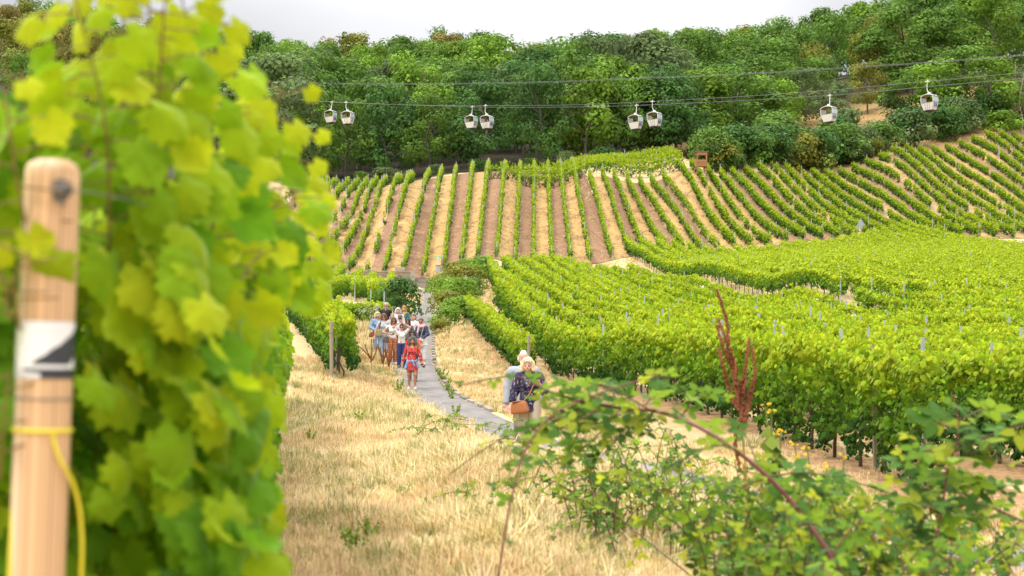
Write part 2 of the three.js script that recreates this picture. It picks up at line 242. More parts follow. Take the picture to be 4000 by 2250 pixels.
// one trained row: foliage curtain, vine trunks, posts
function vineRow(name, label, group, pts, o) {
  const R = rng(rowSeed++), line = polyline(pts, 0.7), base = line[0].p.clone(), t = thing(name, label, o.category || 'vine row', base, 0, group), mats = [], cols = [], L = line.length_;
  let s = 0;
  while (s < L) {
    const w = walk(line, s), dist = Math.max(8, -w.p.z), perM = o.dens(dist); s += 1 / perM;
    const vig = fbm(s * 0.35 + rowSeed * 9.1, rowSeed * 3.7, 0, 3), gap = o.gap ? fbm(s * 0.8 + rowSeed * 5.3, 1.7, rowSeed, 2) : 1; if (o.gap && gap < o.gap) continue;
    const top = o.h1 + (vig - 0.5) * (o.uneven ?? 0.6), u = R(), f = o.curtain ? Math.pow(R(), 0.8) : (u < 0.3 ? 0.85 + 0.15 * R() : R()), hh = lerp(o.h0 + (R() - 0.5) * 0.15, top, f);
    let side = (R() * 2 - 1), ww = o.width * (0.6 + 0.55 * vig) * (1 - 0.45 * Math.pow(f, 3)); if (!o.curtain) side = Math.sign(side) * (0.45 + 0.55 * Math.sqrt(Math.abs(side)));
    const tip = R() < (o.tips ?? 0.05), up = tip ? 0.1 + R() * (o.shoot ?? 0.3) : 0, j = (R() - 0.5) * 0.5;
    const x = w.p.x - w.tz * side * ww / 2 + w.tx * j, z = w.p.z + w.tx * side * ww / 2 + w.tz * j, sc = o.scale(dist) * (tip ? 0.6 : 0.8 + 0.4 * R());
    mats.push(new THREE.Matrix4().compose(V(x - base.x, w.p.y + hh + up - base.y, z - base.z), _q.setFromEuler(new THREE.Euler((R() - 0.5) * 0.5, R() * 6.283, (R() - 0.5) * 0.5)), V(sc, sc, sc)));
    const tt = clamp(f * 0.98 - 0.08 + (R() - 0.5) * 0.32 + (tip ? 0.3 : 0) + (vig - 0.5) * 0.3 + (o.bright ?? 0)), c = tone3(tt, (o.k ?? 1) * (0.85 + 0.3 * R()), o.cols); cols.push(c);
  }
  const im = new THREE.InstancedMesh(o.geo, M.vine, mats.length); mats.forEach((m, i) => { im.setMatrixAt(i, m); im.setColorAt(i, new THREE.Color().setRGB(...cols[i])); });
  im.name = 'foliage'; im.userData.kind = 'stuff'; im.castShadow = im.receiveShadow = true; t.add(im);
  const put = (nm, g, m, s, h, off = 0, lean = 0.03) => { const w = walk(line, s), q = obj(nm, g, m, t); q.position.set(w.p.x - w.tz * off - base.x, w.p.y - base.y - 0.03, w.p.z + w.tx * off - base.z); q.scale.y = h; q.rotation.set((R() - 0.5) * lean, Math.atan2(w.tx, w.tz) + (R() - 0.5) * 0.3, (R() - 0.5) * lean); return q; };
  if (o.trunks) for (let s = o.t0 ?? 0.6; s < Math.min(L, o.trunkTo ?? 1e9); s += o.trunks * (0.85 + 0.3 * R())) { const q = put('trunk', o.far ? trunkFar : trunkGeos[Math.floor(R() * 3)], o.far ? M.bark : M.bark, s, 1, 0, 0.12); if (!o.far) q.rotation.y = R() * 6.28; }
  if (o.posts) for (let s = o.p0 ?? 0.2, i = 0; s < Math.min(L, o.postTo ?? 1e9); s += o.posts * (0.93 + 0.14 * R()), i++) put('post', o.far ? postFar : postGeo, !o.far && R() < 0.12 ? M.oldWood : M.steel, s, o.postH + (R() - 0.5) * 0.25, (R() - 0.5) * 0.12);
  if (o.tubes) for (let k = 0; k < o.tubes; k++) put('grow_tube', cyl(0.06, 0.06, 0.6, 0, 0, 0, 6), M.tubeMint, R() * L, 1);
  return t;
}
const densNear = d => clamp(64 * Math.pow(24 / d, 0.8), 22, 64), scaleNear = d => clamp(Math.pow(d / 26, 0.3), 0.95, 1.35);
const farClump = d => d;
// rows beside the path: parallel lines, x = x0 - 0.1 (d - d0)
const fieldX = (k, d) => 5.4 + 1.9 * k - 0.1 * (d - 21.4), spot = (x, d) => V(x, 0, -d);
const FIELD = 'trained vine rows of the near field';
vineRow('vine_row', 'short leafy vine row along the grass verge, ending at the wooden post behind the couple', FIELD, [spot(0.55, 50), spot(-0.4, 60), spot(-2.6, 82)], { geo: clumpNear, h0: 0.3, h1: 1.32, width: 0.5, dens: d => 46, scale: d => 1.05, posts: 5, postH: 1.5, trunks: 1.1, p0: 3, uneven: 0.5, tips: 0.08 });
vineRow('vine_row', 'long leafy vine row with bare trunks below, first beyond the path bend', FIELD, [spot(fieldX(0, 19.2), 19.2), spot(fieldX(0, 40), 40), spot(1.8, 52), spot(-0.75, 84)], { geo: clumpNear, h0: 0.28, h1: 1.84, width: 0.55, dens: densNear, scale: scaleNear, posts: 4.6, postH: 2.08, trunks: 1.05, p0: 2, uneven: 0.4, tips: 0.07 });
const rowPts = (k, d0, d1) => k > 10 ? [spot(fieldX(k, d0), d0), spot(fieldX(k, d1), d1)] : new THREE.CatmullRomCurve3([spot(fieldX(k, d0), d0), spot(fieldX(k, 34), 34), spot(fieldX(k, 50), 50), spot(1.5 + 1.85 * (k - 1), 72), spot(-0.5 + 1.72 * (k - 1), 92), spot(-2.3 + 1.5 * (k - 1), d1)]).getPoints(14);
for (let k = 1; k <= 17; k++) {
  const d0 = k === 1 ? 14 : Math.max(12, 14 + (k - 8) * 2.5), d1 = k > 10 ? 83 - (k - 11) * 0.6 : 136;
  vineRow('vine_row', `leafy vine row of the near field, ${ord(k + 1)} in order beyond the path bend`, FIELD, rowPts(k, d0, d1), { geo: clumpNear, h0: k < 2 ? 0.3 : 0.5, h1: k < 2 ? 1.7 : k > 7 ? 1.8 : 1.6, width: k > 7 ? 0.45 : 0.3, dens: d => densNear(d) * (k < 2 ? 1 : 0.72), scale: d => scaleNear(d) * (k < 2 ? 1 : 1.08), posts: k < 2 ? 4.6 : 7, postH: k < 2 ? 2.0 : k > 7 ? 2.1 : 1.9, trunks: k < 2 ? 1.1 : 0, trunkTo: 30, uneven: 0.45, tips: 0.05, shoot: 0.38 });
}
// the denser pale block behind
for (let k = 0; k < 24; k++) {
  const K = (12 + k * 0.98) * 1.75 / 1.9, d0 = 86 - k * 0.5, d1 = 158 + Math.max(0, k - 13) * 2.3;
  vineRow('vine_row', `dense pale green vine row of the middle block, ${ord(k + 1)} counted from the field lane`, 'vine rows of the middle block', [spot(fieldX(K, d0), d0), spot(fieldX(K, d1), d1)], { geo: clumpFar, h0: 0.7, h1: 1.8, width: 0.5, dens: d => 24, scale: d => 1.12, posts: k < 2 ? 6 : 18, postH: 2.0, trunks: k < 1 ? 1.3 : 0, far: true, uneven: 0.45, tips: 0.1, bright: 0.12 });
}
// the steep hillside: young rows straight up the slope, fanning out to the side
const HB = [222, 240, 258, 276, 294, 312, 330, 348, 366.4, 384.3, 402.9, 423.4, 443.3, 461.2, 477.7, 496.3, 514.8, 533.4, 552, 571, 590, 612, 631, 647, 666, 684, 703, 718], HT = [290, 303, 315, 328, 340, 352, 363.5, 375.7, 391.6, 404.8, 422, 436.6, 452.5, 469.8, 485.7, 503, 518.8, 534, 549, 563, 577, 591, 604, 616, 629, 642, 654, 666];
const HILL = HB.map((b, j) => { const t = Math.max(0, j - 4) / 23, D0 = lerp(149, 163, Math.pow(t, 3)) + (j === 11 || j === 12 ? 1.5 : 0), D1 = lerp(172, 185, t * t); return [[b, D0], [lerp(b, HT[j], 0.45), lerp(D0, D1, 0.45)], [HT[j], D1], [lerp(b, HT[j], j < 21 ? 1.4 : 1.06), D1 + (j < 21 ? 30 : 4)]]; });
for (let i = 0; i < 27; i++) { const t = i / 26; HILL.push([[735 + 17.5 * i, lerp(166, 187, t)], [lerp(735 + 17.5 * i, 678 + 13.4 * i, 0.5), lerp(177, 218, t)], [678 + 13.4 * i, lerp(193, 250, t)]]); }
const hillPts = HILL.map(r => r.map(([px, d]) => spot((px - 512) / F * d, d)));
hillPts.forEach((pts, j) => {
  const steep = j < 28;
  vineRow('young_vine_row', steep ? `young vine row up the steep slope, ${ord(j + 1)} from the left above the terrace wall` : `patchy young vine row on the flank below the hunting stand, ${ord(j - 27)} from the steep slope`, steep ? 'young vine rows on the steep slope' : 'young vine rows on the flank', pts, { geo: clumpYoung, h0: 0.3, h1: steep ? 1.55 : 1.5, width: 0.42, curtain: true, dens: d => steep ? 22 : 26, scale: d => steep ? 1.05 : 1.32, posts: steep ? 4.6 : 4.2, postH: 1.95, far: true, uneven: 0.7, tips: 0.12, shoot: 0.35, gap: steep ? (j < 9 ? 0.45 : j < 12 ? 0.32 : 0.2) : 0.31, bright: 0.05, tubes: steep ? 1 : 3 });
});
// rows along the brow above the slope
for (let k = 0; k < 7; k++) vineRow('vine_row', `bushy vine row along the brow above the steep slope, ${ord(k + 1)} counted uphill`, 'vine rows along the brow', [[486 + k * 14, 182 + k * 3.2], [590 + k * 6, 187 + k * 3.4], [684 - k * 2, 193 + k * 3]].map(([px, d]) => spot((px - 512) / F * d, d)), { geo: clumpYoung, h0: 0.25, h1: 1.75, width: 0.6, dens: d => 22, scale: d => 1.15, posts: 5, postH: 2, far: true, uneven: 0.7, tips: 0.12, shoot: 0.35, bright: 0.08 });
// lanes between the hillside rows, straw and tilled earth by turns
{
  const straw = texture(512, (u, v) => { const a = tiled(u, v, 5, 21), b = tiled(u, v, 40, 22), c = tiled(u, v, 150, 23), e = step(0.5, 0.8, tiled(u, v, 11, 24) * 0.6 + b * 0.4); const s = 0.72 + 0.2 * a + 0.32 * (c - 0.4); return [lerp(0.58, 0.36, e) * s, lerp(0.375, 0.2, e) * s, lerp(0.145, 0.085, e) * s]; });
  const soil = texture(512, (u, v) => { const a = tiled(u, v, 7, 31), b = tiled(u, v, 60, 32), c = tiled(u, v, 170, 33), st = c > 0.8 ? 0.22 : 0, e = step(0.55, 0.75, tiled(u, v, 16, 35)) * 0.5; const s = 0.5 + 0.26 * a + 0.36 * b + 0.22 * (c - 0.5); return [lerp(0.33, 0.42, e) * s + st * 0.5, lerp(0.185, 0.255, e) * s + st * 0.4, lerp(0.105, 0.11, e) * s + st * 0.28]; });
  const bmp = texture(256, (u, v) => { const b = tiled(u, v, 30, 2), c = tiled(u, v, 90, 3), s = 0.5 * b + 0.5 * c; return [s, s, s]; }, false);
  const lane = (A, B) => { const pos = [], uv = [], idx = [], n = 46, m = 4, la = polyline(A, 0.5), lb = polyline(B, 0.5); for (let i = 0; i <= n; i++) { const a = walk(la, la.length_ * i / n * 0.9999).p, b = walk(lb, lb.length_ * i / n * 0.9999).p; for (let j = 0; j <= m; j++) { const x = lerp(a.x, b.x, j / m), z = lerp(a.z, b.z, j / m); pos.push(x, ground(x, z) + 0.07, z); uv.push(x / 7, la.length_ * i / n / 7); } if (i) for (let j = 0; j < m; j++) { const q = (i - 1) * (m + 1) + j, t = q + m + 1; idx.push(q, q + 1, t, q + 1, t + 1, t); } } return upward(geo(pos, null, null, uv, idx)); };
  const gs = [[], []]; for (let j = 0; j + 1 < hillPts.length; j++) gs[j < 28 ? j % 2 : (hash(j, 3, 1) < 0.55 ? 1 : 0)].push(lane(hillPts[j].slice(0, 4), hillPts[j + 1].slice(0, 4)));
  const mk = (t, r) => new THREE.MeshStandardMaterial({ map: t, bumpMap: bmp, bumpScale: 0.06, roughness: 1 });
  struct('straw_ground', mergeGeometries(gs[1]), mk(straw)); struct('soil_ground', mergeGeometries(gs[0]), mk(soil));
  // bare tilled earth under the near rows
  const near = []; for (let k = 0; k < 3; k++) near.push(upward(strip(polyline([spot(fieldX(k, 13), 13), spot(fieldX(k, 56), 56)], 0.8).map(q => q.p), -0.95, 0.94, 0.02, 0.16, 0.02, 8, 0.07)));
  near.push(upward(strip(polyline([spot(0.62, 49), spot(-0.4, 60), spot(-2.6, 82)], 0.8).map(q => q.p), -0.85, 0.9, 0.02, 0.16, 0.02, 8, 0.07)));
  struct('tilled_ground', mergeGeometries(near), new THREE.MeshStandardMaterial({ map: texture(512, (u, v) => { const a = tiled(u, v, 9, 41), b = tiled(u, v, 44, 42), c = tiled(u, v, 160, 43), s = 0.55 + 0.22 * a + 0.34 * b * c + 0.25 * (c - 0.4); return [0.45 * s, 0.265 * s, 0.12 * s]; }), bumpMap: bmp, bumpScale: 0.1, roughness: 1 }));
}
// the rows on the other side of the path, climbing to the terrace wall
const LOWER = 'vine rows below the terrace wall';
vineRow('vine_row', 'leafy vine row ending at the grey wooden post beside the tour group', LOWER, [spot(-5.1, 43), spot(-8, 58), spot(-11.6, 77)], { geo: clumpNear, h0: 0.45, h1: 1.95, width: 0.95, dens: d => 58, scale: d => 1.12, posts: 6, p0: 4, postH: 1.9, trunks: 1.2, uneven: 0.4 });
vineRow('vine_row', 'leafy vine row behind the tour group, running across to the dark bush', LOWER, [spot(-6.3, 71), spot(-9.4, 76), spot(-13, 81)], { geo: clumpNear, h0: 0.2, h1: 1.15, width: 0.9, dens: d => 40, scale: d => 1.4, posts: 8, postH: 1.9, uneven: 0.5 });
vineRow('vine_row', 'leafy vine row sloping away beyond the big blurred vine leaves', LOWER, [spot(-11.5, 66), spot(-14, 76), spot(-17, 86)], { geo: clumpNear, h0: 0.2, h1: 1.3, width: 1, dens: d => 40, scale: d => 1.3, posts: 8, postH: 1.9, uneven: 0.5 });
[[-18.4, 108, 325], [-15.2, 108, 343], [-13.6, 107, 361], [-11.5, 104, 374], [-9.6, 97, 392]].forEach(([x, d, px], k) => vineRow('vine_row', `vine row climbing to the terrace wall, ${ord(k + 1)} of the five from the left`, LOWER, [spot(x, d), spot((px - 512) / F * 143, 143)], { geo: clumpFar, h0: 0.35, h1: 1.7, width: 0.45, dens: d => 26, scale: d => 1.05, posts: 34, postH: 1.9, trunks: 2.2, far: true, uneven: 0.4, bright: 0.1 }));
{ // heavy end posts
  const ep = (label, p, h, tilt) => { const t = thing('end_post', label, 'post', p, 0.3); const m = obj('pole', cyl(0.056, 0.052, h + 0.1, 0, -0.1, 0, 10), M.oldWood, t); obj('cap', cyl(0.054, 0.04, 0.025, 0, h, 0, 10), M.oldWood, t); obj('wire_tie', new THREE.TorusGeometry(0.058, 0.008, 5, 12).rotateX(Math.PI / 2).translate(0, h * 0.82, 0), M.wire, t); t.rotation.z = tilt; return t; };
  ep('grey wooden end post of the vine row beside the tour group', onG(-5.35, -42.2), 1.75, 0.01); ep('grey wooden end post behind the couple, closing the short vine row', onG(0.56, -49.4), 1.5, -0.02);
}
// ---------- the wood ----------
function crownGeo(seed, o) {                                         // unit tree: height 1, foliage as many small sprays gathered in boughs
  const R = rng(seed), list = [];
  for (let b = 0; b < o.boughs; b++) {
    const a = R() * 6.283, v = Math.pow(R(), 0.8), y = lerp(o.y0, 1, v), prof = Math.pow(Math.sin(clamp((y - o.y0) / (1 - o.y0) * 0.8 + 0.18) * Math.PI), 0.6), r = o.w * prof * (0.5 + 0.5 * Math.sqrt(R())) * (0.75 + 0.5 * R());
    const br = o.br * (0.65 + 0.7 * R()), c = V(Math.cos(a) * r, Math.min(y, 1 - br * 0.6), Math.sin(a) * r), k = 0.66 + 0.62 * R();
    for (let i = 0; i < o.n; i++) {
      const h = R() * 1.5 - 0.5, t = R() * 6.283, q = Math.sqrt(Math.max(0, 1 - h * h)), d = V(Math.cos(t) * q, h, Math.sin(t) * q).normalize(), rr = br * (0.7 + 0.45 * R() * R());
      const p = c.clone().add(V(d.x * rr * 1.15, d.y * rr * 0.95, d.z * rr * 1.15)), nrm = d.clone().add(V(R() - 0.5, R() * 0.7, R() - 0.5).multiplyScalar(1.1)).normalize(), f = k * (0.88 + 0.24 * R());
      list.push([p, leafTurn(nrm, V(d.x, -0.35, d.z).add(V(R() - 0.5, 0, R() - 0.5))), o.s * (0.6 + 0.8 * R()), [f * (0.93 + 0.14 * R()), f, f], d]);
    }
  }
  return bake(list, o.leaf || leafTiny);
}
const CROWN = [0, 1, 2, 3, 4, 5].map(i => crownGeo(300 + i, { boughs: 22 + i * 3, n: 125, y0: [0.16, 0.22, 0.12, 0.2, 0.16, 0.25][i], w: [0.36, 0.33, 0.4, 0.3, 0.36, 0.4][i], br: [0.13, 0.12, 0.14, 0.12, 0.11, 0.12][i], s: 0.036 }));
const SPARSE = [0, 1].map(i => crownGeo(330 + i, { boughs: 22, n: 80, y0: 0.35, w: 0.32, br: 0.12, s: 0.04 }));
const BUSH = [0, 1, 2].map(i => crownGeo(340 + i, { boughs: 20, n: 90, y0: 0.12, w: 0.5, br: 0.24, s: 0.075 }));
const CONIFER = (() => { const R = rng(350), list = []; for (let l = 0; l < 13; l++) { const y = 0.15 + 0.8 * l / 12, r = 0.24 * (1 - l / 13.5), nb = 9 - Math.floor(l / 2); for (let b = 0; b < nb; b++) { const a = b / nb * 6.283 + l * 0.7; for (let i = 0; i < 22; i++) { const t = (0.15 + 0.85 * R()); list.push([V(Math.cos(a + (R() - 0.5) * 0.3) * r * t, y - 0.05 * t + (R() - 0.5) * 0.02 + 0.03 * t * t, Math.sin(a + (R() - 0.5) * 0.3) * r * t), leafTurn(V(R() - 0.5, 1, R() - 0.5), V(Math.cos(a), -0.2, Math.sin(a))), 0.035 * (0.7 + 0.6 * R()), [1, 1, 1].map(() => 0.75 + 0.5 * R())]); } } } return bake(list, leafTiny); })();
function woodGeo(seed, n, lean = 0.03, top = 0.75, r = 0.016) {      // trunk with limbs, height 1
  const R = rng(seed), gs = [], w = () => (R() - 0.5) * lean * 2, spine = [V(0, -0.04, 0), V(w(), 0.25, w()), V(w() * 1.5, 0.5, w() * 1.5), V(w() * 2, top, w() * 2)]; gs.push(tube(spine, r, r * 0.35, 10, 6));
  const cv = new THREE.CatmullRomCurve3(spine);
  for (let i = 0; i < n; i++) { const t = 0.35 + 0.6 * i / n, p = cv.getPoint(t), a = R() * 6.283, l = (0.16 + 0.16 * R()) * (1.2 - 0.5 * t), e = p.clone().add(V(Math.cos(a) * l, l * (0.5 + 0.5 * R()), Math.sin(a) * l)), m = p.clone().lerp(e, 0.5).add(V(w(), -0.02, w())); gs.push(tube([p, m, e], r * 0.5 * (1.1 - t * 0.6), r * 0.1, 5, 4)); if (n > 9) for (let k = 0; k < 3; k++) { const q = m.clone().lerp(e, R()), b = R() * 6.283, s = l * 0.4; gs.push(tube([q, q.clone().add(V(Math.cos(b) * s * 0.5, s * 0.3, Math.sin(b) * s * 0.5)), q.clone().add(V(Math.cos(b) * s, s * 0.7, Math.sin(b) * s))], r * 0.16, r * 0.05, 3, 3)); } }
  return mergeGeometries(gs);
}
const WOOD = [0, 1, 2].map(i => woodGeo(360 + i, 7)), BARE = [0, 1, 2].map(i => woodGeo(370 + i, 16, 0.05, 1, 0.013));
const TREE_TONES = [['dark green', 0.034, 0.085, 0.022], ['mid green', 0.06, 0.125, 0.022], ['fresh green', 0.085, 0.165, 0.02], ['olive green', 0.115, 0.135, 0.024], ['grey green', 0.068, 0.11, 0.045], ['yellowish green', 0.15, 0.19, 0.02], ['brownish olive', 0.13, 0.118, 0.038]];
const treeMats = TREE_TONES.map(([, r, g, b]) => new THREE.MeshPhysicalMaterial({ color: col(r * 2.4, g * 2.15, b * 1.9), vertexColors: true, roughness: 0.95, specularIntensity: 0.25, transmission: 0.36, thickness: 0, side: THREE.DoubleSide }));
const barkMats = [std(0.075, 0.06, 0.05, 0.95), std(0.16, 0.13, 0.11, 0.95), std(0.4, 0.33, 0.27, 0.9), std(0.21, 0.13, 0.085, 0.95)];
function tree(name, label, group, cat, p, h, w, crown, tone, wood, bark, R) {
  const t = thing(name, label, cat, p.clone().add(V(0, -0.1, 0)), R() * 6.28, group);
  if (wood) { const m = obj('trunk', wood, barkMats[bark], t); m.scale.set(h * (0.8 + 0.4 * w), h, h * (0.8 + 0.4 * w)); }
  if (crown) { const m = obj('crown', crown, treeMats[tone], t); m.scale.set(h * w, h, h * w); m.userData.kind = 'stuff'; m.rotation.y = R() * 6.28; }
  return t;
}
{
  const R = rng(77), lines = [219, 231, 245, 261, 279, 299, 321, 345, 371, 398, 426];
  lines.forEach((D, k) => {
    const step_ = (k < 2 ? 8.4 : k < 8 ? 9.6 : 8.4) / D * F; let n = 0;
    for (let px = (k < 3 ? 262 : k < 7 ? 20 : -16) + R() * step_; px < 1045; px += step_ * (0.75 + 0.5 * R())) {
      const bank = step(640, 720, px), d = D + (R() - 0.5) * 9; if (bank > 0.5 && d < 288) continue; if (px < 225 && k < 3) continue;
      const p = G(px, d); let h = (k < 8 ? 14 : 12.5) + 6.5 * R() + (k > 8 ? 1 : 0); if (k === 0) h = 12.5 + 6 * R();
      const zone = fbm(px * 0.008 + 3, D * 0.011, 4, 3) + (R() - 0.5) * 0.35, east = step(560, 760, px); let tone = zone > 0.7 + east * 0.2 ? 6 : zone > 0.6 + east * 0.12 ? 3 : zone > 0.5 ? 1 : zone > 0.4 ? 2 : zone > 0.34 ? 1 : zone > 0.28 ? 4 : 0; if (k < 2 && R() < 0.6) tone = R() < 0.5 ? 0 : 1; if (tone === 6 && R() < 0.4) tone = 3; if (R() < 0.008) tone = 5;
      const w = 0.74 + 0.4 * R(), i = Math.floor(R() * 6), shape = w > 0.95 ? 'broad' : h > 16 ? 'tall' : 'rounded'; n++;
      tree('tree', `${TREE_TONES[tone][0]} ${shape} tree, ${ord(n)} from the left in the ${k > 9 ? 'last' : ord(k + 1)} line of the wood`, 'trees of the wood', 'tree', p, h, w, R() < 0.1 ? SPARSE[i % 2] : CROWN[i], tone, k < 6 || R() < 0.3 ? WOOD[i % 3] : null, Math.floor(R() * 2), R);
    }
  });
  // trees singled out by look
  const one = (px, d, h, w, crown, tone, wood, bark, label, name = 'tree', cat = 'tree') => tree(name, label, null, cat, G(px, d), h, w, crown, tone, wood, bark, R);
  one(344, 424, 21, 0.8, CONIFER, 4, WOOD[0], 0, 'dark pointed conifer on the skyline beside a brown withered crown', 'conifer');
  one(328, 424, 18, 0.6, SPARSE[0], 6, BARE[0], 3, 'withered brown tree standing on the skyline next to the conifer', 'withered_tree');
  one(446, 424, 22, 0.75, SPARSE[1], 1, BARE[1], 1, 'airy tall tree rising above the skyline, the taller of two'); one(465, 424, 20.5, 0.7, SPARSE[0], 0, BARE[2], 1, 'airy tall tree rising above the skyline, shorter and darker of two');
  one(562, 352, 13, 0.9, SPARSE[1], 5, BARE[0], 1, 'bright yellow tinged tree high in the middle of the wood');
  one(288, 262, 12, 1, CROWN[1], 5, WOOD[1], 1, 'yellow green tree beside the big blurred vine shoots');
  one(418, 240, 17, 0.3, null, 0, BARE[1], 3, 'bare dead pine with pale branches between gondola 2 and gondola 67', 'dead_tree'); one(356, 250, 15, 0.9, null, 0, BARE[2], 2, 'bare pale tree behind gondola 2', 'dead_tree'); one(580, 300, 15, 0.8, null, 0, BARE[0], 2, 'bare pale tree high in the wood above gondola 65', 'dead_tree');
  one(772, 298, 17, 0.9, null, 0, BARE[1], 3, 'bare reddish pine beneath the upper cable', 'dead_tree'); one(762, 300, 14, 0.8, null, 0, BARE[0], 2, 'bare grey tree beside the reddish pine', 'dead_tree');
  one(1012, 256, 13, 0.55, null, 0, BARE[0], 2, 'white bare birch by the edge of the bank, taller of two', 'dead_tree'); one(1021, 254, 11, 0.6, null, 0, BARE[2], 2, 'white bare birch by the edge of the bank, shorter of two', 'dead_tree');
  one(568, 226, 6, 1.1, BUSH[1], 5, null, 0, 'pale yellow flowering bush hanging behind gondola 65', 'bush', 'bush');
  // trees and bushes of the dry bank above the flank
  const bank = [[652, 226, 12.5, 1.2, 1, 2], [676, 231, 13.5, 1.25, 1, 0], [700, 236, 14.5, 1.3, 2, 1], [735, 240, 14, 1.3, 1, 4], [768, 243, 12, 1.25, 2, 0], [722, 262, 14, 1.2, 0, 3], [760, 270, 14, 1.2, 1, 5], [806, 275, 11, 1.1, 4, 2], [842, 268, 8.5, 1.1, 4, 3], [868, 280, 10, 1.1, 3, 1], [912, 262, 10.5, 1.2, 1, 4], [938, 258, 12.5, 1.25, 2, 0], [965, 262, 13.5, 1.25, 1, 2], [990, 256, 12.5, 1.2, 2, 1], [1030, 262, 11, 1.2, 1, 3], [640, 232, 14, 1.15, 0, 1], [818, 292, 12, 1.2, 1, 0], [880, 298, 14, 1.2, 1, 3]];
  bank.forEach(([px, d, h, w, tone, i], k) => one(px, d, h, w, CROWN[i], tone, WOOD[k % 3], k % 2, `${TREE_TONES[tone][0]} spreading tree on the dry bank, ${ord(k + 1)} of ${bank.length} listed from the hunting stand`));
  let n = 0; const bushes = [];
  for (let k = 0; k < 74; k++) bushes.push([694 + 336 * R(), 0, 2.4 + 3 * R()]);
  bushes.sort((a, b) => a[0] - b[0]);
  bushes.forEach(([px, , h], k) => { const lo = lerp(197, 255, clamp((px - 690) / 320)), d = lo + (k % 4 === 0 ? R() * 36 : R() * 7); const tone = [0, 4, 1, 1, 3, 0][Math.floor(R() * 6)]; n++; tree('bush', `${TREE_TONES[tone][0]} ${h > 3.6 ? 'tall' : 'low'} bush on the dry bank, ${ord(n)} from the left`, 'bushes on the dry bank', 'bush', G(px, d), h * 1.25, 0.85 + 0.35 * R(), BUSH[k % 3], tone, null, 0, R); });
  n = 0; for (let px = 286; px < 700; px += 24 + 26 * R()) { const d = 211 + 5 * R() + step(560, 680, px) * 6, h = 1.2 + 2.2 * R(); n++; const tone = [0, 1, 4, 0][Math.floor(R() * 4)]; tree('bush', `${TREE_TONES[tone][0]} undergrowth bush at the foot of the wood, ${ord(n)} from the left`, 'undergrowth at the foot of the wood', 'bush', G(px, d), h, 1.0 + 0.5 * R(), BUSH[n % 3], tone, null, 0, R); }
  one(1002, 250, 4.2, 1.4, BUSH[0], 2, null, 0, 'bright green round bush at the upper end of the flank rows', 'bush', 'bush');
  // by the path
  one(403, 80, 2.5, 0.85, BUSH[0], 0, null, 0, 'dark green round bush beside the upper path, right of the vine rows', 'bush', 'bush'); one(390, 84, 1.7, 1, BUSH[1], 1, null, 0, 'smaller green bush tucked against the dark round bush', 'bush', 'bush');
}
// ---------- cable car ----------
const font = await new FontLoader().loadAsync('fonts/droid/droid_sans_bold.typeface.json');
const CAB = {
  shell: std(0.7, 0.68, 0.69, 0.45), shellEnd: std(0.62, 0.56, 0.5, 0.45), white: std(0.72, 0.72, 0.74, 0.4), dark: std(0.02, 0.02, 0.03, 0.5), roof: std(0.2, 0.1, 0.04, 0.7), floor: std(0.05, 0.035, 0.035, 0.7), rim: std(0.38, 0.17, 0.07, 0.6), number: std(0.01, 0.12, 0.6, 0.5),
  glass: new THREE.MeshPhysicalMaterial({ color: col(0.8, 0.9, 0.92), roughness: 0.25, transmission: 0.6, thickness: 0, side: THREE.DoubleSide, ior: 1.6 }),
};
function slab(pts, th, n) {                                          // a quad with thickness th along its normal
  const o = pts.map(p => p.clone().addScaledVector(n, th / 2)), i = pts.map(p => p.clone().addScaledVector(n, -th / 2)), pos = [], f = (a, b, c, d) => pos.push(...[a, b, c, a, c, d].flatMap(v => [v.x, v.y, v.z]));
  f(o[0], o[1], o[2], o[3]); f(i[3], i[2], i[1], i[0]); for (let k = 0; k < 4; k++) { const l = (k + 1) % 4; f(o[l], o[k], i[k], i[l]); } return geo(pos);
}
const quadPanel = (a, b, c, d, th = 0.03) => { const n = b.clone().sub(a).cross(d.clone().sub(a)).normalize(); return slab([a, b, c, d], th, n); };
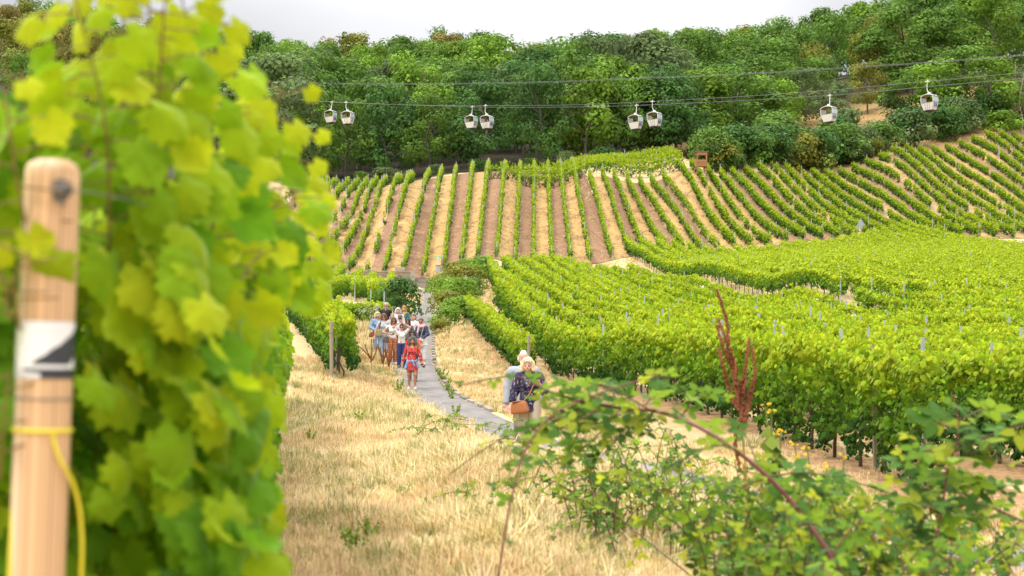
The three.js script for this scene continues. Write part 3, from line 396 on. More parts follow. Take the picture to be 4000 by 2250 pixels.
function gondola(num, px, py, d, grip, kind, label) {
  const L = 1.5, W = 1.1, l = 1.02, w = 0.8, hw = 0.88, hr = 1.6, top = 1.82, roofTop = at(px, py, d), base = roofTop.clone().add(V(0, -top, 0));
  const t = thing('gondola', label, 'gondola', base, -0.54 - Math.atan((px - 512) / F), 'cable car gondolas'); t.rotation.z = 0.06;
  const c = (x, y, z) => V(x, y, z), X = L / 2, Z = W / 2, x = l / 2, z = w / 2;
  for (const s of [1, -1]) obj('side_panel', quadPanel(c(-X, hw, s * Z), c(-x, 0.06, s * z), c(x, 0.06, s * z), c(X, hw, s * Z)), CAB.shell, t);
  for (const s of [1, -1]) obj('end_panel', quadPanel(c(s * X, hw, Z), c(s * x, 0.06, z), c(s * x, 0.06, -z), c(s * X, hw, -Z)), CAB.shellEnd, t);
  obj('floor', mergeGeometries([box(l + 0.1, 0.09, w + 0.08, 0, 0.02, 0), box(l * 0.5, 0.06, 0.12, 0, -0.05, w * 0.3), box(l * 0.5, 0.06, 0.12, 0, -0.05, -w * 0.3)]), CAB.floor, t);
  for (const s of [1, -1]) obj('rim', box(L + 0.02, 0.04, 0.05, 0, hw + 0.02, s * Z), CAB.rim, t);
  for (const s of [1, -1]) { obj('end_rim', box(0.05, 0.05, W, s * X, hw + 0.025, 0), CAB.dark, t); obj('window', box(0.02, hr - hw - 0.1, W - 0.06, s * X, (hr + hw) / 2, 0), CAB.glass, t); obj('top_rim', box(0.05, 0.06, W - 0.05, s * X, hr + 0.0, 0), CAB.dark, t); for (const q of [1, -1]) obj('corner_post', box(0.045, hr - hw, 0.045, s * X, (hr + hw) / 2 + 0.02, q * (Z - 0.02)), CAB.white, t); }
  // arched roof: brown underneath, pale edge
  const arc = [], n = 10; for (let i = 0; i <= n; i++) { const u = i / n * 2 - 1; arc.push([u * (X + 0.02), hr + (top - hr) * (1 - Math.pow(Math.abs(u), 2.4))]); }
  const sheet = (y0, y1, zz) => { const s = new THREE.Shape(); arc.forEach(([a, b], i) => i ? s.lineTo(a, b + y1) : s.moveTo(a, b + y1)); [...arc].reverse().forEach(([a, b]) => s.lineTo(a, b + y0)); const g = new THREE.ExtrudeGeometry(s, { depth: zz * 2, bevelEnabled: false }); g.translate(0, 0, -zz); return g; };
  obj('ceiling', sheet(-0.07, -0.03, Z - 0.03), CAB.roof, t); obj('roof', sheet(-0.03, 0.03, Z + 0.02), CAB.white, t);
  obj('roof_box', mergeGeometries([box(0.46, 0.12, 0.5, 0, top + 0.05, 0), box(0.22, 0.2, 0.3, 0.02, top + 0.18, 0)]), CAB.white, t);
  for (const s of [1, -1]) obj('bench', box(0.34, 0.06, W - 0.25, s * 0.44, 0.45, 0), CAB.rim, t);
  if (num) { const num3 = new TextGeometry(num, { font, size: 0.47, depth: 0.012, curveSegments: 3 }); num3.computeBoundingBox(); const nb = num3.boundingBox; num3.translate(-(nb.max.x + nb.min.x) / 2, 0, 0);
  const nm = obj('number', num3, CAB.number, t); nm.rotation.order = 'YXZ'; nm.rotation.y = Math.PI / 2; nm.rotation.x = Math.atan2(X - x, hw - 0.06); nm.position.set(X - (X - x) * 0.58 + 0.03, 0.36, 0); }
  if (kind === 'B') { obj('door', mergeGeometries([-0.28, 0.0, 0.28].map(u => quadPanel(c(u - 0.012, hw - 0.02, Z + 0.012), c(u * 0.78 - 0.012, 0.12, z + 0.03), c(u * 0.78 + 0.012, 0.12, z + 0.03), c(u + 0.012, hw - 0.02, Z + 0.012), 0.02))), CAB.dark, t); obj('step', box(0.62, 0.03, 0.16, -0.05, 0.05, z + 0.1), CAB.dark, t); }
  // hanger arm and grip on the cable
  t.updateMatrixWorld(true); const g = t.worldToLocal(grip.clone()), k = kind === 'A' ? 0.16 : -0.2;
  obj('hanger', tube(kind === 'A' ? [g, V(lerp(g.x, k, 0.6), lerp(g.y, top + 0.3, 0.5), lerp(g.z, 0, 0.5)), V(k, top + 0.34, 0), V(0.05, top + 0.24, 0)] : [g, V(lerp(g.x, k, 0.8), lerp(g.y, top + 0.4, 0.5), lerp(g.z, 0, 0.5)), V(k * 0.9, top + 0.5, 0), V(0.0, top + 0.24, 0)], 0.045, 0.05, 14, 6), CAB.white, t);
  const yaw = 0.5, gp = obj('grip', mergeGeometries([box(0.34, 0.09, 0.12), box(0.14, 0.16, 0.14, -0.02, 0.1, 0), new THREE.CylinderGeometry(0.07, 0.07, 0.06, 10).rotateX(Math.PI / 2).translate(0.19, -0.01, 0.02), new THREE.CylinderGeometry(0.07, 0.07, 0.06, 10).rotateX(Math.PI / 2).translate(-0.19, -0.01, 0.02)]), CAB.white, t); gp.position.copy(g); gp.rotation.y = yaw;
  return { t, inside: (x, y, z) => t.localToWorld(V(x, y, z)), turn: t.rotation.y };
}
const grips = {}; for (const [n, px, py, d] of [['68', 332.4, 102.1, 214], ['67', 472.5, 106.9, 206], ['65', 636.8, 105.4, 180], ['64', 830, 95.5, 163], ['2', 346.2, 102.4, 201], ['80', 485.7, 105.6, 194], ['66', 652.6, 101.5, 177], ['74', 927.8, 81.4, 158], ['79', 221.5, 93.6, 232], ['78', 217, 93.4, 238]]) grips[n] = at(px, py, d);
const CABINS = {};
for (const [n, px, py, d, k, lab] of [['68', 331, 110.8, 214, 'A', 'white open gondola with blue number 68, nearest the vine leaves'], ['2', 348.2, 111.6, 201, 'B', 'white open gondola with blue number 2 and riders inside'], ['67', 471.6, 116, 206, 'A', 'empty white open gondola with blue number 67, beside one with a door'], ['80', 487.4, 115.7, 194, 'B', 'white open gondola with blue number 80'], ['65', 636, 115.2, 180, 'A', 'empty white open gondola with blue number 65, below a dark haired rider'], ['66', 655, 112.4, 177, 'B', 'white open gondola with blue number 66 carrying a dark haired rider'], ['64', 829.4, 106.6, 163, 'A', 'empty white open gondola with blue number 64, above the flank rows'], ['74', 930, 94.7, 158, 'B', 'white open gondola with blue number 74, highest on the line'], ['79', 221.6, 102, 232, 'B', 'white gondola with blue number 79 half hidden by the vine leaves'], ['78', 214.5, 103, 238, 'A', 'white gondola without a visible number, mostly behind the vine leaves']]) CABINS[n] = gondola(n === '78' ? '' : n, px, py, d, grips[n].clone(), k, lab);
CAB.cable = std(0.16, 0.17, 0.18, 0.5, { metalness: 0.4 });
const rope = (label, pts, r) => { const t = obj('cable', tube(pts, r, r, 70, 5), CAB.cable); return tag(t, label, 'cable'); };
const up = (p, y) => p.clone().add(V(0, y, 0));
rope('cable carrying the gondolas with odd side panels, lower of the two', [at(120, 74, 262), at(170, 86, 250), grips['78'], grips['68'], grips['67'], at(560, 107.2, 192), grips['65'], grips['64'], at(930, 86.5, 155), at(1050, 76, 146)], 0.027);
rope('cable carrying the gondolas with doors, upper of the two', [at(120, 75, 256), at(170, 86.5, 246), grips['79'], grips['2'], at(410, 105, 198), grips['80'], at(570, 105, 186), grips['66'], at(800, 92.6, 166), grips['74'], at(1050, 70, 151)], 0.027);
for (const [k, dy] of [['front', 0], ['rear', 0.9]]) rope(`${k} strand of the pair of high cables across the wood`, [[150, 70, 240], [210, 77.5, 232], [318, 82.7, 222], [400, 83.6, 214], [477, 83, 208], [556, 81.3, 202], [636, 77.8, 194], [716, 75, 186], [795, 70.6, 180], [915, 63, 170], [1060, 52, 158]].map(([x, y, d]) => at(x, y + dy, d)), 0.026);
{ // pylon head behind the leaves, where the cables run over it
  const p = at(160, 78, 255), g0 = ground(p.x, p.z), t = thing('cable_pylon', 'white steel cable car pylon glimpsed between the vine leaves', 'pylon', V(p.x, g0, p.z)); const h = p.y - g0; obj('mast', cyl(0.35, 0.2, h, 0, 0, 0, 10), CAB.white, t); obj('cross_arm', box(5, 0.25, 0.3, 0, h - 0.2, 0), CAB.white, t); for (const s of [-2.3, -1.2, 1.2, 2.3]) obj('sheave', new THREE.CylinderGeometry(0.22, 0.22, 0.12, 12).rotateX(Math.PI / 2).translate(s, h + 0.05, 0), CAB.white, t);
}
// ---------- hunting stand ----------
{
  const d = 192, p = G(701, d), h = 25 / F * d, t = thing('hunting_stand', 'reddish wooden hunting stand at the edge of the wood above the vines', 'hunting stand', p, 0.12), R = rng(8), woods = [[0.36, 0.17, 0.07], [0.42, 0.21, 0.09], [0.3, 0.13, 0.06], [0.4, 0.24, 0.13]].map(c => std(...c, 0.85)), wm = () => woods[Math.floor(R() * 4)];
  const W = 1.3, y0 = h * 0.42, y1 = h * 0.68, y2 = h * 0.86, y3 = h * 0.97;
  for (const [x, z] of [[-1, 1], [1, 1], [-1, -1], [1, -1]]) obj('post', box(0.11, y3 + 0.3, 0.11, x * W / 2, (y3 - 0.3) / 2, z * 0.55), wm(), t);
  const boards = (a, b, n, f) => { for (let i = 0; i < n; i++) f(a + (b - a) * (i + 0.5) / n, (b - a) / n * 0.93); };
  boards(y0, y1, 6, (y, hh) => obj('board', box(W + 0.1, hh, 0.035, 0, y, 0.62 + R() * 0.01), wm(), t)); boards(y2, y3, 3, (y, hh) => obj('board', box(W + 0.1, hh, 0.035, 0, y, 0.62 + R() * 0.01), wm(), t));
  for (const s of [-1, 1]) { boards(y0, y3, 10, (y, hh) => { if (s > 0 || y < y1 || y > y2) obj('board', box(0.035, hh, 1.08, s * (W / 2 + 0.07), y, 0), wm(), t); }); obj('jamb', box(0.16, y2 - y1, 0.04, s * (W / 2 - 0.04), (y1 + y2) / 2, 0.62), wm(), t); }
  boards(y0, y1 + 0.05, 5, (y, hh) => obj('board', box(W + 0.1, hh, 0.035, 0, y, -0.62), wm(), t)); obj('mullion', box(0.08, y2 - y1, 0.05, 0.22, (y1 + y2) / 2, -0.6), wm(), t);
  obj('roof', box(W + 0.45, 0.08, 1.6, 0, y3 + 0.06, 0.05).rotateX(-0.05), std(0.2, 0.15, 0.11, 0.9), t); obj('floor', box(W, 0.06, 1.1, 0, y0, 0), wm(), t);
  const brace = (x0, ya, x1, yb, z) => obj('brace', tube([V(x0, ya, z), V((x0 + x1) / 2, (ya + yb) / 2, z), V(x1, yb, z)], 0.05, 0.05, 2, 5), wm(), t); brace(-W / 2, y0 - 0.05, W / 2, y0 * 0.35, 0.6); brace(W / 2, y0 * 0.8, -W / 2, 0.1, 0.6); obj('rung', box(W, 0.07, 0.07, 0, 0.18, 0.6), wm(), t);
  obj('ladder', mergeGeometries([tube([V(-W / 2 - 0.7, 0, -0.2), V(-W / 2 - 0.35, y0 / 2, -0.2), V(-W / 2, y0, -0.2)], 0.04, 0.04, 2, 5), tube([V(-W / 2 - 0.7, 0, 0.2), V(-W / 2 - 0.35, y0 / 2, 0.2), V(-W / 2, y0, 0.2)], 0.04, 0.04, 2, 5), ...[0.2, 0.4, 0.6, 0.8].map(f => box(0.05, 0.05, 0.42, -W / 2 - 0.7 * (1 - f), y0 * f, 0))]), wm(), t);
}
// ---------- terrace wall, steps, signs ----------
{
  const R = rng(9), st = [[0.27, 0.23, 0.19], [0.31, 0.27, 0.22], [0.22, 0.19, 0.17], [0.36, 0.32, 0.27]].map(c => std(...c, 0.95)), D = 148, wallX = px => (px - 512) / F * D;
  const tw = thing('terrace_wall', 'grey stone terrace wall with coping stones beside the steps', 'wall', G(395, D)), b = tw.position, x0 = wallX(346), x1 = wallX(374), x2 = wallX(413);
  const part = (nm, xa, xb, y, h, z, dd, m) => obj(nm, box(xb - xa - 0.03, h - 0.025, dd, (xa + xb) / 2 - b.x, y + h / 2 - b.y, z, 0.02), m, tw);
  const yA = at(360, 283, D).y - 0.4, yTop0 = at(346, 273.5, D).y, yTop1 = at(374, 270, D).y, yTop2 = at(400, 272.3, D).y;
  for (let x = x0; x < x1 - 0.2; ) { const l = Math.min(0.5 + 0.5 * R(), x1 - x), top = lerp(yTop0, yTop1, (x - x0) / (x1 - x0)); for (let y = yA; y < top - 0.1; y += 0.34) part('stone', x + (Math.round(y * 3) % 2) * 0.0, x + l, y, Math.min(0.34, top - y), R() * 0.03, 0.4, st[Math.floor(R() * 4)]); part('coping_stone', x - 0.02, x + l + 0.02, top, 0.13, 0.04, 0.5, st[3]); x += l; }
  for (let x = x1; x < x2 - 0.1; ) { const l = Math.min(1.3, x2 - x); for (let y = yA; y < yTop2 - 0.2; y += 0.42) part('stone_block', x, x + l, y, Math.min(0.42, yTop2 - y), 0.06 + R() * 0.02, 0.45, st[Math.floor(R() * 3)]); part('coping_stone', x, x + l, yTop2, 0.14, 0.1, 0.55, st[1]); x += l; }
  part('pillar_block', wallX(395), wallX(405), yTop2 + 0.14, 0.42, 0.05, 0.6, st[3]); part('gate_pier', wallX(410.5), wallX(415), yA, yTop2 - yA + 0.15, 0.12, 0.5, st[3]);
  const s = thing('stone_steps', 'weathered stone steps at the upper end of the asphalt path', 'steps', G(424, 147)), sb = s.position, bot = at(424, 287, 147).y, tp = at(424, 278.8, 150).y, n = 6; for (let i = 0; i < n; i++) obj('step', box(2.5, (tp - bot) / n + 0.4, 0.5, 0.0, bot + (tp - bot) * (i + 1) / n - 0.2 - b.y * 0 - sb.y, -i * 0.42), st[i % 3], s);
  const q = thing('sign_pole', 'white pole with a pale green sign plate and a grey box at its foot', 'sign', G(438, 152)), H = at(438, 265, 152).y - q.position.y; obj('pole', cyl(0.05, 0.05, Math.max(1.8, H), 0, 0, 0, 8), CAB.white, q); obj('sign_plate', box(0.75, 0.22, 0.05, 0, Math.max(1.8, H), 0, 0.02), std(0.35, 0.62, 0.35, 0.6), q); obj('box', box(0.5, 0.75, 0.35, 0.03, 0.4, 0.1, 0.03), std(0.4, 0.43, 0.46, 0.5), q); obj('box_lid', box(0.56, 0.06, 0.4, 0.03, 0.8, 0.1), std(0.12, 0.13, 0.14, 0.5), q);
  const w = thing('warning_sign', 'grey back of a triangular warning sign standing among the flank rows', 'sign', G(861, 176)), wh = 15 / F * 176, tri = new THREE.Shape(); tri.moveTo(-0.55, 0); tri.lineTo(0.55, 0); tri.lineTo(0, 0.98); tri.closePath(); obj('pole', cyl(0.035, 0.035, wh + 0.3, 0, 0, -0.04, 8), M.steel, w); const tg = new THREE.ExtrudeGeometry(tri, { depth: 0.025, bevelEnabled: false }); tg.translate(0, wh - 0.5, 0); obj('plate', tg, std(0.36, 0.4, 0.45, 0.5), w); obj('lower_plate', box(0.7, 0.3, 0.025, 0, wh - 0.72, 0.01), std(0.38, 0.42, 0.47, 0.5), w);
}
// ---------- people: one skin surface each, clothes and hair as children ----------
function field(bones, k) {
  const B = bones.map(b => { const f = b[8] || 1; return { ax: b[0], ay: b[1], az: b[2], dx: b[3] - b[0], dy: b[4] - b[1], dz: b[5] - b[2], ra: b[6], rb: b[7] ?? b[6], f, l2: Math.max(1e-9, (b[3] - b[0]) ** 2 + (b[4] - b[1]) ** 2 + (b[5] - b[2]) ** 2) }; });
  return (x, y, z) => {
    let d = 1e3;
    for (const b of B) {
      const px = x - b.ax, py = y - b.ay, pz = z - b.az, h = clamp((px * b.dx + py * b.dy + pz * b.dz) / b.l2), ex = px - b.dx * h, ey = py - b.dy * h, ez = (pz - b.dz * h) / b.f, e = Math.sqrt(ex * ex + ey * ey + ez * ez) - (b.ra + (b.rb - b.ra) * h);
      if (e - d > k) continue; if (d - e > k) { d = e; continue; } const w = clamp(0.5 + 0.5 * (d - e) / k); d = lerp(d, e, w) - k * w * (1 - w);
    }
    return d;
  };
}
function bounds(bones, m = 0.05) { const lo = [1e3, 1e3, 1e3], hi = [-1e3, -1e3, -1e3]; for (const b of bones) for (const q of [0, 3]) for (let i = 0; i < 3; i++) { const r = Math.max(b[6], b[7] ?? b[6]) + m; lo[i] = Math.min(lo[i], b[q + i] - r); hi[i] = Math.max(hi[i], b[q + i] + r); } return [lo, hi]; }
function netMesh(f, [lo, hi], c, color) {                             // surface nets
  const n = [0, 1, 2].map(i => Math.ceil((hi[i] - lo[i]) / c) + 1), [nx, ny, nz] = n, S = new Float32Array(nx * ny * nz), id = (i, j, k) => (k * ny + j) * nx + i;
  for (let k = 0; k < nz; k++) for (let j = 0; j < ny; j++) for (let i = 0; i < nx; i++) S[id(i, j, k)] = f(lo[0] + i * c, lo[1] + j * c, lo[2] + k * c);
  const at_ = new Int32Array(S.length).fill(-1), pos = [], idx = [], E = [[0, 1], [2, 3], [4, 5], [6, 7], [0, 2], [1, 3], [4, 6], [5, 7], [0, 4], [1, 5], [2, 6], [3, 7]];
  for (let k = 0; k < nz - 1; k++) for (let j = 0; j < ny - 1; j++) for (let i = 0; i < nx - 1; i++) {
    const v = []; let m = 0; for (let q = 0; q < 8; q++) { v[q] = S[id(i + (q & 1), j + (q >> 1 & 1), k + (q >> 2))]; if (v[q] < 0) m |= 1 << q; } if (!m || m === 255) continue;
    let x = 0, y = 0, z = 0, w = 0; for (const [a, b] of E) if ((v[a] < 0) !== (v[b] < 0)) { const t = v[a] / (v[a] - v[b]); x += lerp(a & 1, b & 1, t); y += lerp(a >> 1 & 1, b >> 1 & 1, t); z += lerp(a >> 2, b >> 2, t); w++; }
    at_[id(i, j, k)] = pos.length / 3; pos.push(lo[0] + (i + x / w) * c, lo[1] + (j + y / w) * c, lo[2] + (k + z / w) * c);
  }
  for (let k = 1; k < nz - 1; k++) for (let j = 1; j < ny - 1; j++) for (let i = 1; i < nx - 1; i++) {
    const s = S[id(i, j, k)] < 0, quad = (a, b, c2, d, o) => { const q = [a, b, c2, d].map(p => at_[p]); if (q.some(p => p < 0)) return; o ? idx.push(q[0], q[1], q[2], q[0], q[2], q[3]) : idx.push(q[0], q[2], q[1], q[0], q[3], q[2]); };
    if (s !== S[id(i + 1, j, k)] < 0) quad(id(i, j - 1, k - 1), id(i, j, k - 1), id(i, j, k), id(i, j - 1, k), s);
    if (s !== S[id(i, j + 1, k)] < 0) quad(id(i - 1, j, k - 1), id(i - 1, j, k), id(i, j, k), id(i, j, k - 1), s);
    if (s !== S[id(i, j, k + 1)] < 0) quad(id(i - 1, j - 1, k), id(i, j - 1, k), id(i, j, k), id(i - 1, j, k), s);
  }
  const nor = [], colr = color ? [] : null, e = c * 0.5;
  for (let i = 0; i < pos.length; i += 3) { const [x, y, z] = [pos[i], pos[i + 1], pos[i + 2]]; const g = V(f(x + e, y, z) - f(x - e, y, z), f(x, y + e, z) - f(x, y - e, z), f(x, y, z + e) - f(x, y, z - e)).normalize(); nor.push(g.x, g.y, g.z); if (color) colr.push(...color(x, y, z)); }
  return geo(pos, nor, colr, null, idx);
}
function handBones(w, e, side, curl = 0.5) {                          // palm, four unequal fingers, thumb; w wrist, e elbow
  const d = V(w[0] - e[0], w[1] - e[1], w[2] - e[2]).normalize(), f = V(0, 0, 1); const u = d.clone().cross(f).normalize(); if (u.lengthSq() < 0.1) u.set(1, 0, 0); const n = u.clone().cross(d).normalize(), W = V(...w), out = [];
  const B = (a, b, r, s) => out.push([a.x, a.y, a.z, b.x, b.y, b.z, r, s]);
  for (const q of [-1, 1]) B(W, W.clone().addScaledVector(d, 0.075).addScaledVector(u, q * 0.018), 0.02, 0.02);
  const len = [0.062, 0.074, 0.07, 0.055]; len.forEach((l, i) => { const o = (i - 1.5) * 0.0185, a = W.clone().addScaledVector(d, 0.085).addScaledVector(u, o), b = a.clone().addScaledVector(d, l * 0.5).addScaledVector(n, curl * 0.014), c = b.clone().addScaledVector(d, l * 0.45 * (1 - curl * 0.4)).addScaledVector(n, curl * 0.03); B(a, b, 0.0095, 0.0088); B(b, c, 0.0088, 0.0075); });
  const ta = W.clone().addScaledVector(d, 0.03).addScaledVector(u, -side * 0.025), tb = ta.clone().addScaledVector(d, 0.032).addScaledVector(u, -side * 0.026).addScaledVector(n, 0.012), tc = tb.clone().addScaledVector(d, 0.03).addScaledVector(u, -side * 0.004).addScaledVector(n, 0.01); B(ta, tb, 0.012, 0.0105); B(tb, tc, 0.0105, 0.009);
  return out;
}
const SKIN = { fair: [0.56, 0.32, 0.23], rosy: [0.6, 0.34, 0.26], tan: [0.42, 0.21, 0.12], brown: [0.3, 0.145, 0.08] };
const DARK = std(0.015, 0.012, 0.012, 0.3), LENS = std(0.02, 0.014, 0.016, 0.15), WHITE = std(0.7, 0.7, 0.7, 0.5), SHOE = std(0.68, 0.66, 0.64, 0.7);
// heights for a 1.7 m figure, feet at 0, facing +z; the group is scaled to the real height
function person(label, group, p, H, turn, o) {
  const t = thing('person', label, 'person', p, turn, group); t.scale.setScalar(H / 1.7); const c = o.cell || 0.015, m = o.wide || 1, st = o.stride || 0;
  const sh = 0.165 * m, EL = o.el || [-0.24, 1.13, -0.02], WL = o.wl || [-0.25, 0.88, 0.05], ER = o.er || [0.24, 1.13, -0.02], WR = o.wr || [0.25, 0.88, 0.05], hx = o.headX || 0, hz = o.headZ || 0.01, dip = o.dip || 0;
  const legs = [-1, 1].map(s => { const k = s * st; return { hip: [s * 0.088, 0.9, 0], knee: [s * 0.1, 0.49, 0.02 + Math.max(0, k) * 0.16 + k * 0.04], ank: [s * 0.1, 0.085 + (k < 0 ? -k * 0.05 : 0), -0.015 + k * 0.2], toe: [s * 0.12, 0.035, 0.12 + k * 0.2] }; });
  const torso = g => [[0, 0.93, 0, 0, 1.0, 0, 0.135 * m + g, 0.125 * m + g, 0.78], [0, 1.0, 0, 0, 1.14, 0, 0.125 * m + g, 0.112 * m + g, 0.75], [0, 1.14, 0, 0, 1.3, 0.005, 0.112 * m + g, 0.13 * m + g, 0.75], [-0.1 * m, 1.375, -0.01, 0.1 * m, 1.375, -0.01, 0.07 + g, 0.07 + g], ...(o.bust ? [[-0.06, 1.24, 0.075, -0.06, 1.25, 0.075, 0.06 + g * 0.5], [0.06, 1.24, 0.075, 0.06, 1.25, 0.075, 0.06 + g * 0.5]] : [])];
  const seg = (a, b, f, ra, rb) => [...a, lerp(a[0], b[0], f), lerp(a[1], b[1], f), lerp(a[2], b[2], f), ra, lerp(ra, rb, f)];
  const arm = (g, f1, f2, flare = 0) => [[-1, EL, WL], [1, ER, WR]].flatMap(([s, e, w]) => [[...seg([s * sh, 1.385, -0.01], e, f1, 0.052 * m + g, 0.042 * m + g + flare)], ...(f2 ? [seg(e, w, f2, 0.042 * m + g, 0.029 + g + flare)] : [])]);
  const legB = (g, f = 1, flare = 0) => legs.flatMap(l => [[...l.hip, ...l.knee, 0.09 + g, 0.058 + g + flare], ...(f > 0 ? [seg(l.knee, l.ank, f, 0.056 + g + flare, 0.038 + g + flare * 2)] : [])]);
  const hy = -dip * 0.02, head = [[0, 1.4, -0.01, hx * 0.6, 1.53 + hy, hz - 0.005, 0.052, 0.047], [hx, 1.585 + hy, hz, hx, 1.63 + hy, hz - 0.012, 0.076, 0.086], [hx, 1.54 + hy, hz + 0.03, hx, 1.528 + hy, hz + 0.048 + dip * 0.01, 0.052, 0.036], [hx, 1.592 + hy, hz + 0.083, hx, 1.568 + hy, hz + 0.099, 0.009, 0.016], [hx - 0.082, 1.585 + hy, hz - 0.005, hx - 0.084, 1.565 + hy, hz, 0.016, 0.01], [hx + 0.082, 1.585 + hy, hz - 0.005, hx + 0.084, 1.565 + hy, hz, 0.016, 0.01], [hx - 0.035, 1.553 + hy, hz + 0.055, hx - 0.03, 1.55 + hy, hz + 0.056, 0.026], [hx + 0.035, 1.553 + hy, hz + 0.055, hx + 0.03, 1.55 + hy, hz + 0.056, 0.026]];
  const body = [...torso(-0.012), ...head.slice(0, 1), ...arm(-0.003, 1, 1), ...legB(-0.004), ...legs.map(l => [...l.ank, ...l.toe, 0.04, 0.032])];
  const skin = SKIN[o.skin || 'fair'], mat = rough => new THREE.MeshStandardMaterial({ vertexColors: true, roughness: rough });
  const skinCol = (x, y, z) => { const cheek = Math.exp(-(((Math.abs(x - hx) - 0.045) ** 2) + (y - 1.552) ** 2 + (z - hz - 0.07) ** 2) / 0.0008) * 0.25, lip = Math.exp(-((((x - hx) / 0.026) ** 2) + (((y - hy) - 1.528) / 0.007) ** 2)) * (z > hz + 0.05 ? 0.32 : 0); return [skin[0] * (1 - lip * 0.2), skin[1] * (1 - cheek * 0.6 - lip * 0.75), skin[2] * (1 - cheek * 0.5 - lip * 0.7)]; };
  const hf = c < 0.013 ? 0.006 : 0.009, parts = [netMesh(field(body, 0.04), bounds(body), c, skinCol), netMesh(field(head, 0.022), bounds(head), Math.min(c, 0.0085), skinCol)];
  [[WL, EL, -1], [WR, ER, 1]].forEach(([w, e, s]) => { const hb = handBones(w, e, s, o.curl ?? 0.6); parts.push(netMesh(field(hb, 0.008), bounds(hb, 0.02), hf, skinCol)); });
  obj('body', mergeGeometries(parts), mat(0.55), t);
  const put = (nm, bones, k, color, clip, rough = 0.85, label_) => { const f0 = field(bones, k), f = clip ? (x, y, z) => Math.max(f0(x, y, z), clip(x, y, z)) : f0, cf = typeof color === 'function' ? color : () => color; const q = obj(nm, netMesh(f, bounds(bones), c, cf), mat(rough), t); if (label_) q.userData.label = label_; return q; };
  const legCol = o.trousers;
  if (legCol) put('trousers', [...legB(0.01 + (o.loose || 0), o.legEnd ?? 0.97, o.flare || 0), [0, 0.93, 0, 0, 1.02, 0, 0.145 * m, 0.128 * m, 0.8]], 0.016, legCol, (x, y) => Math.max(y - 1.05, (o.hemT ?? 0.06) - y));
  if (o.top) put(o.topName || 'shirt', [...torso(0.012 + (o.baggy || 0)), ...(o.sleeve ?? 0.5) > 0 ? arm(0.012 + (o.baggy || 0), Math.min(1, (o.sleeve ?? 0.5) * 2), Math.max(0, (o.sleeve ?? 0.5) * 2 - 1), o.cuff || 0) : [], ...(o.collar ? [[-0.03, 1.43, -0.01, 0.03, 1.43, -0.01, 0.06]] : []), ...(o.hem < 0.95 ? [[0, 0.95, 0, 0, o.hem - 0.05, 0, 0.15 * m, (o.hemR || 0.17) * m, 0.82]] : [])], 0.03, o.top, (x, y, z) => Math.max(o.hem - y, (o.neck ?? 0.07) > 0 ? (o.neck ?? 0.07) - Math.hypot(x, (y - 1.475) * 0.85, z - 0.05) : -1));
  if (o.skirt) put('skirt', [[0, 1.03, 0, 0, 0.95, 0, 0.13, 0.15, 0.85], [0, 0.95, 0, 0, o.skirtHem - 0.08, 0, 0.155, o.skirtR || 0.22, 0.8]], 0.03, o.skirt, (x, y) => Math.max(o.skirtHem - y, y - 1.05));
  legs.forEach(l => { const a = l.ank, b = l.toe; const q = netMesh(field([[a[0], 0.045 + Math.max(0, a[1] - 0.085), a[2] - 0.02, b[0], 0.038, b[2] + 0.01, 0.047, 0.042], [a[0], 0.06 + Math.max(0, a[1] - 0.085), a[2], a[0], 0.09 + Math.max(0, a[1] - 0.085), a[2], 0.044]], 0.02), bounds([[...a, ...b, 0.06, 0.06]], 0.03), c, null); obj('shoe', q, o.shoe || SHOE, t); });
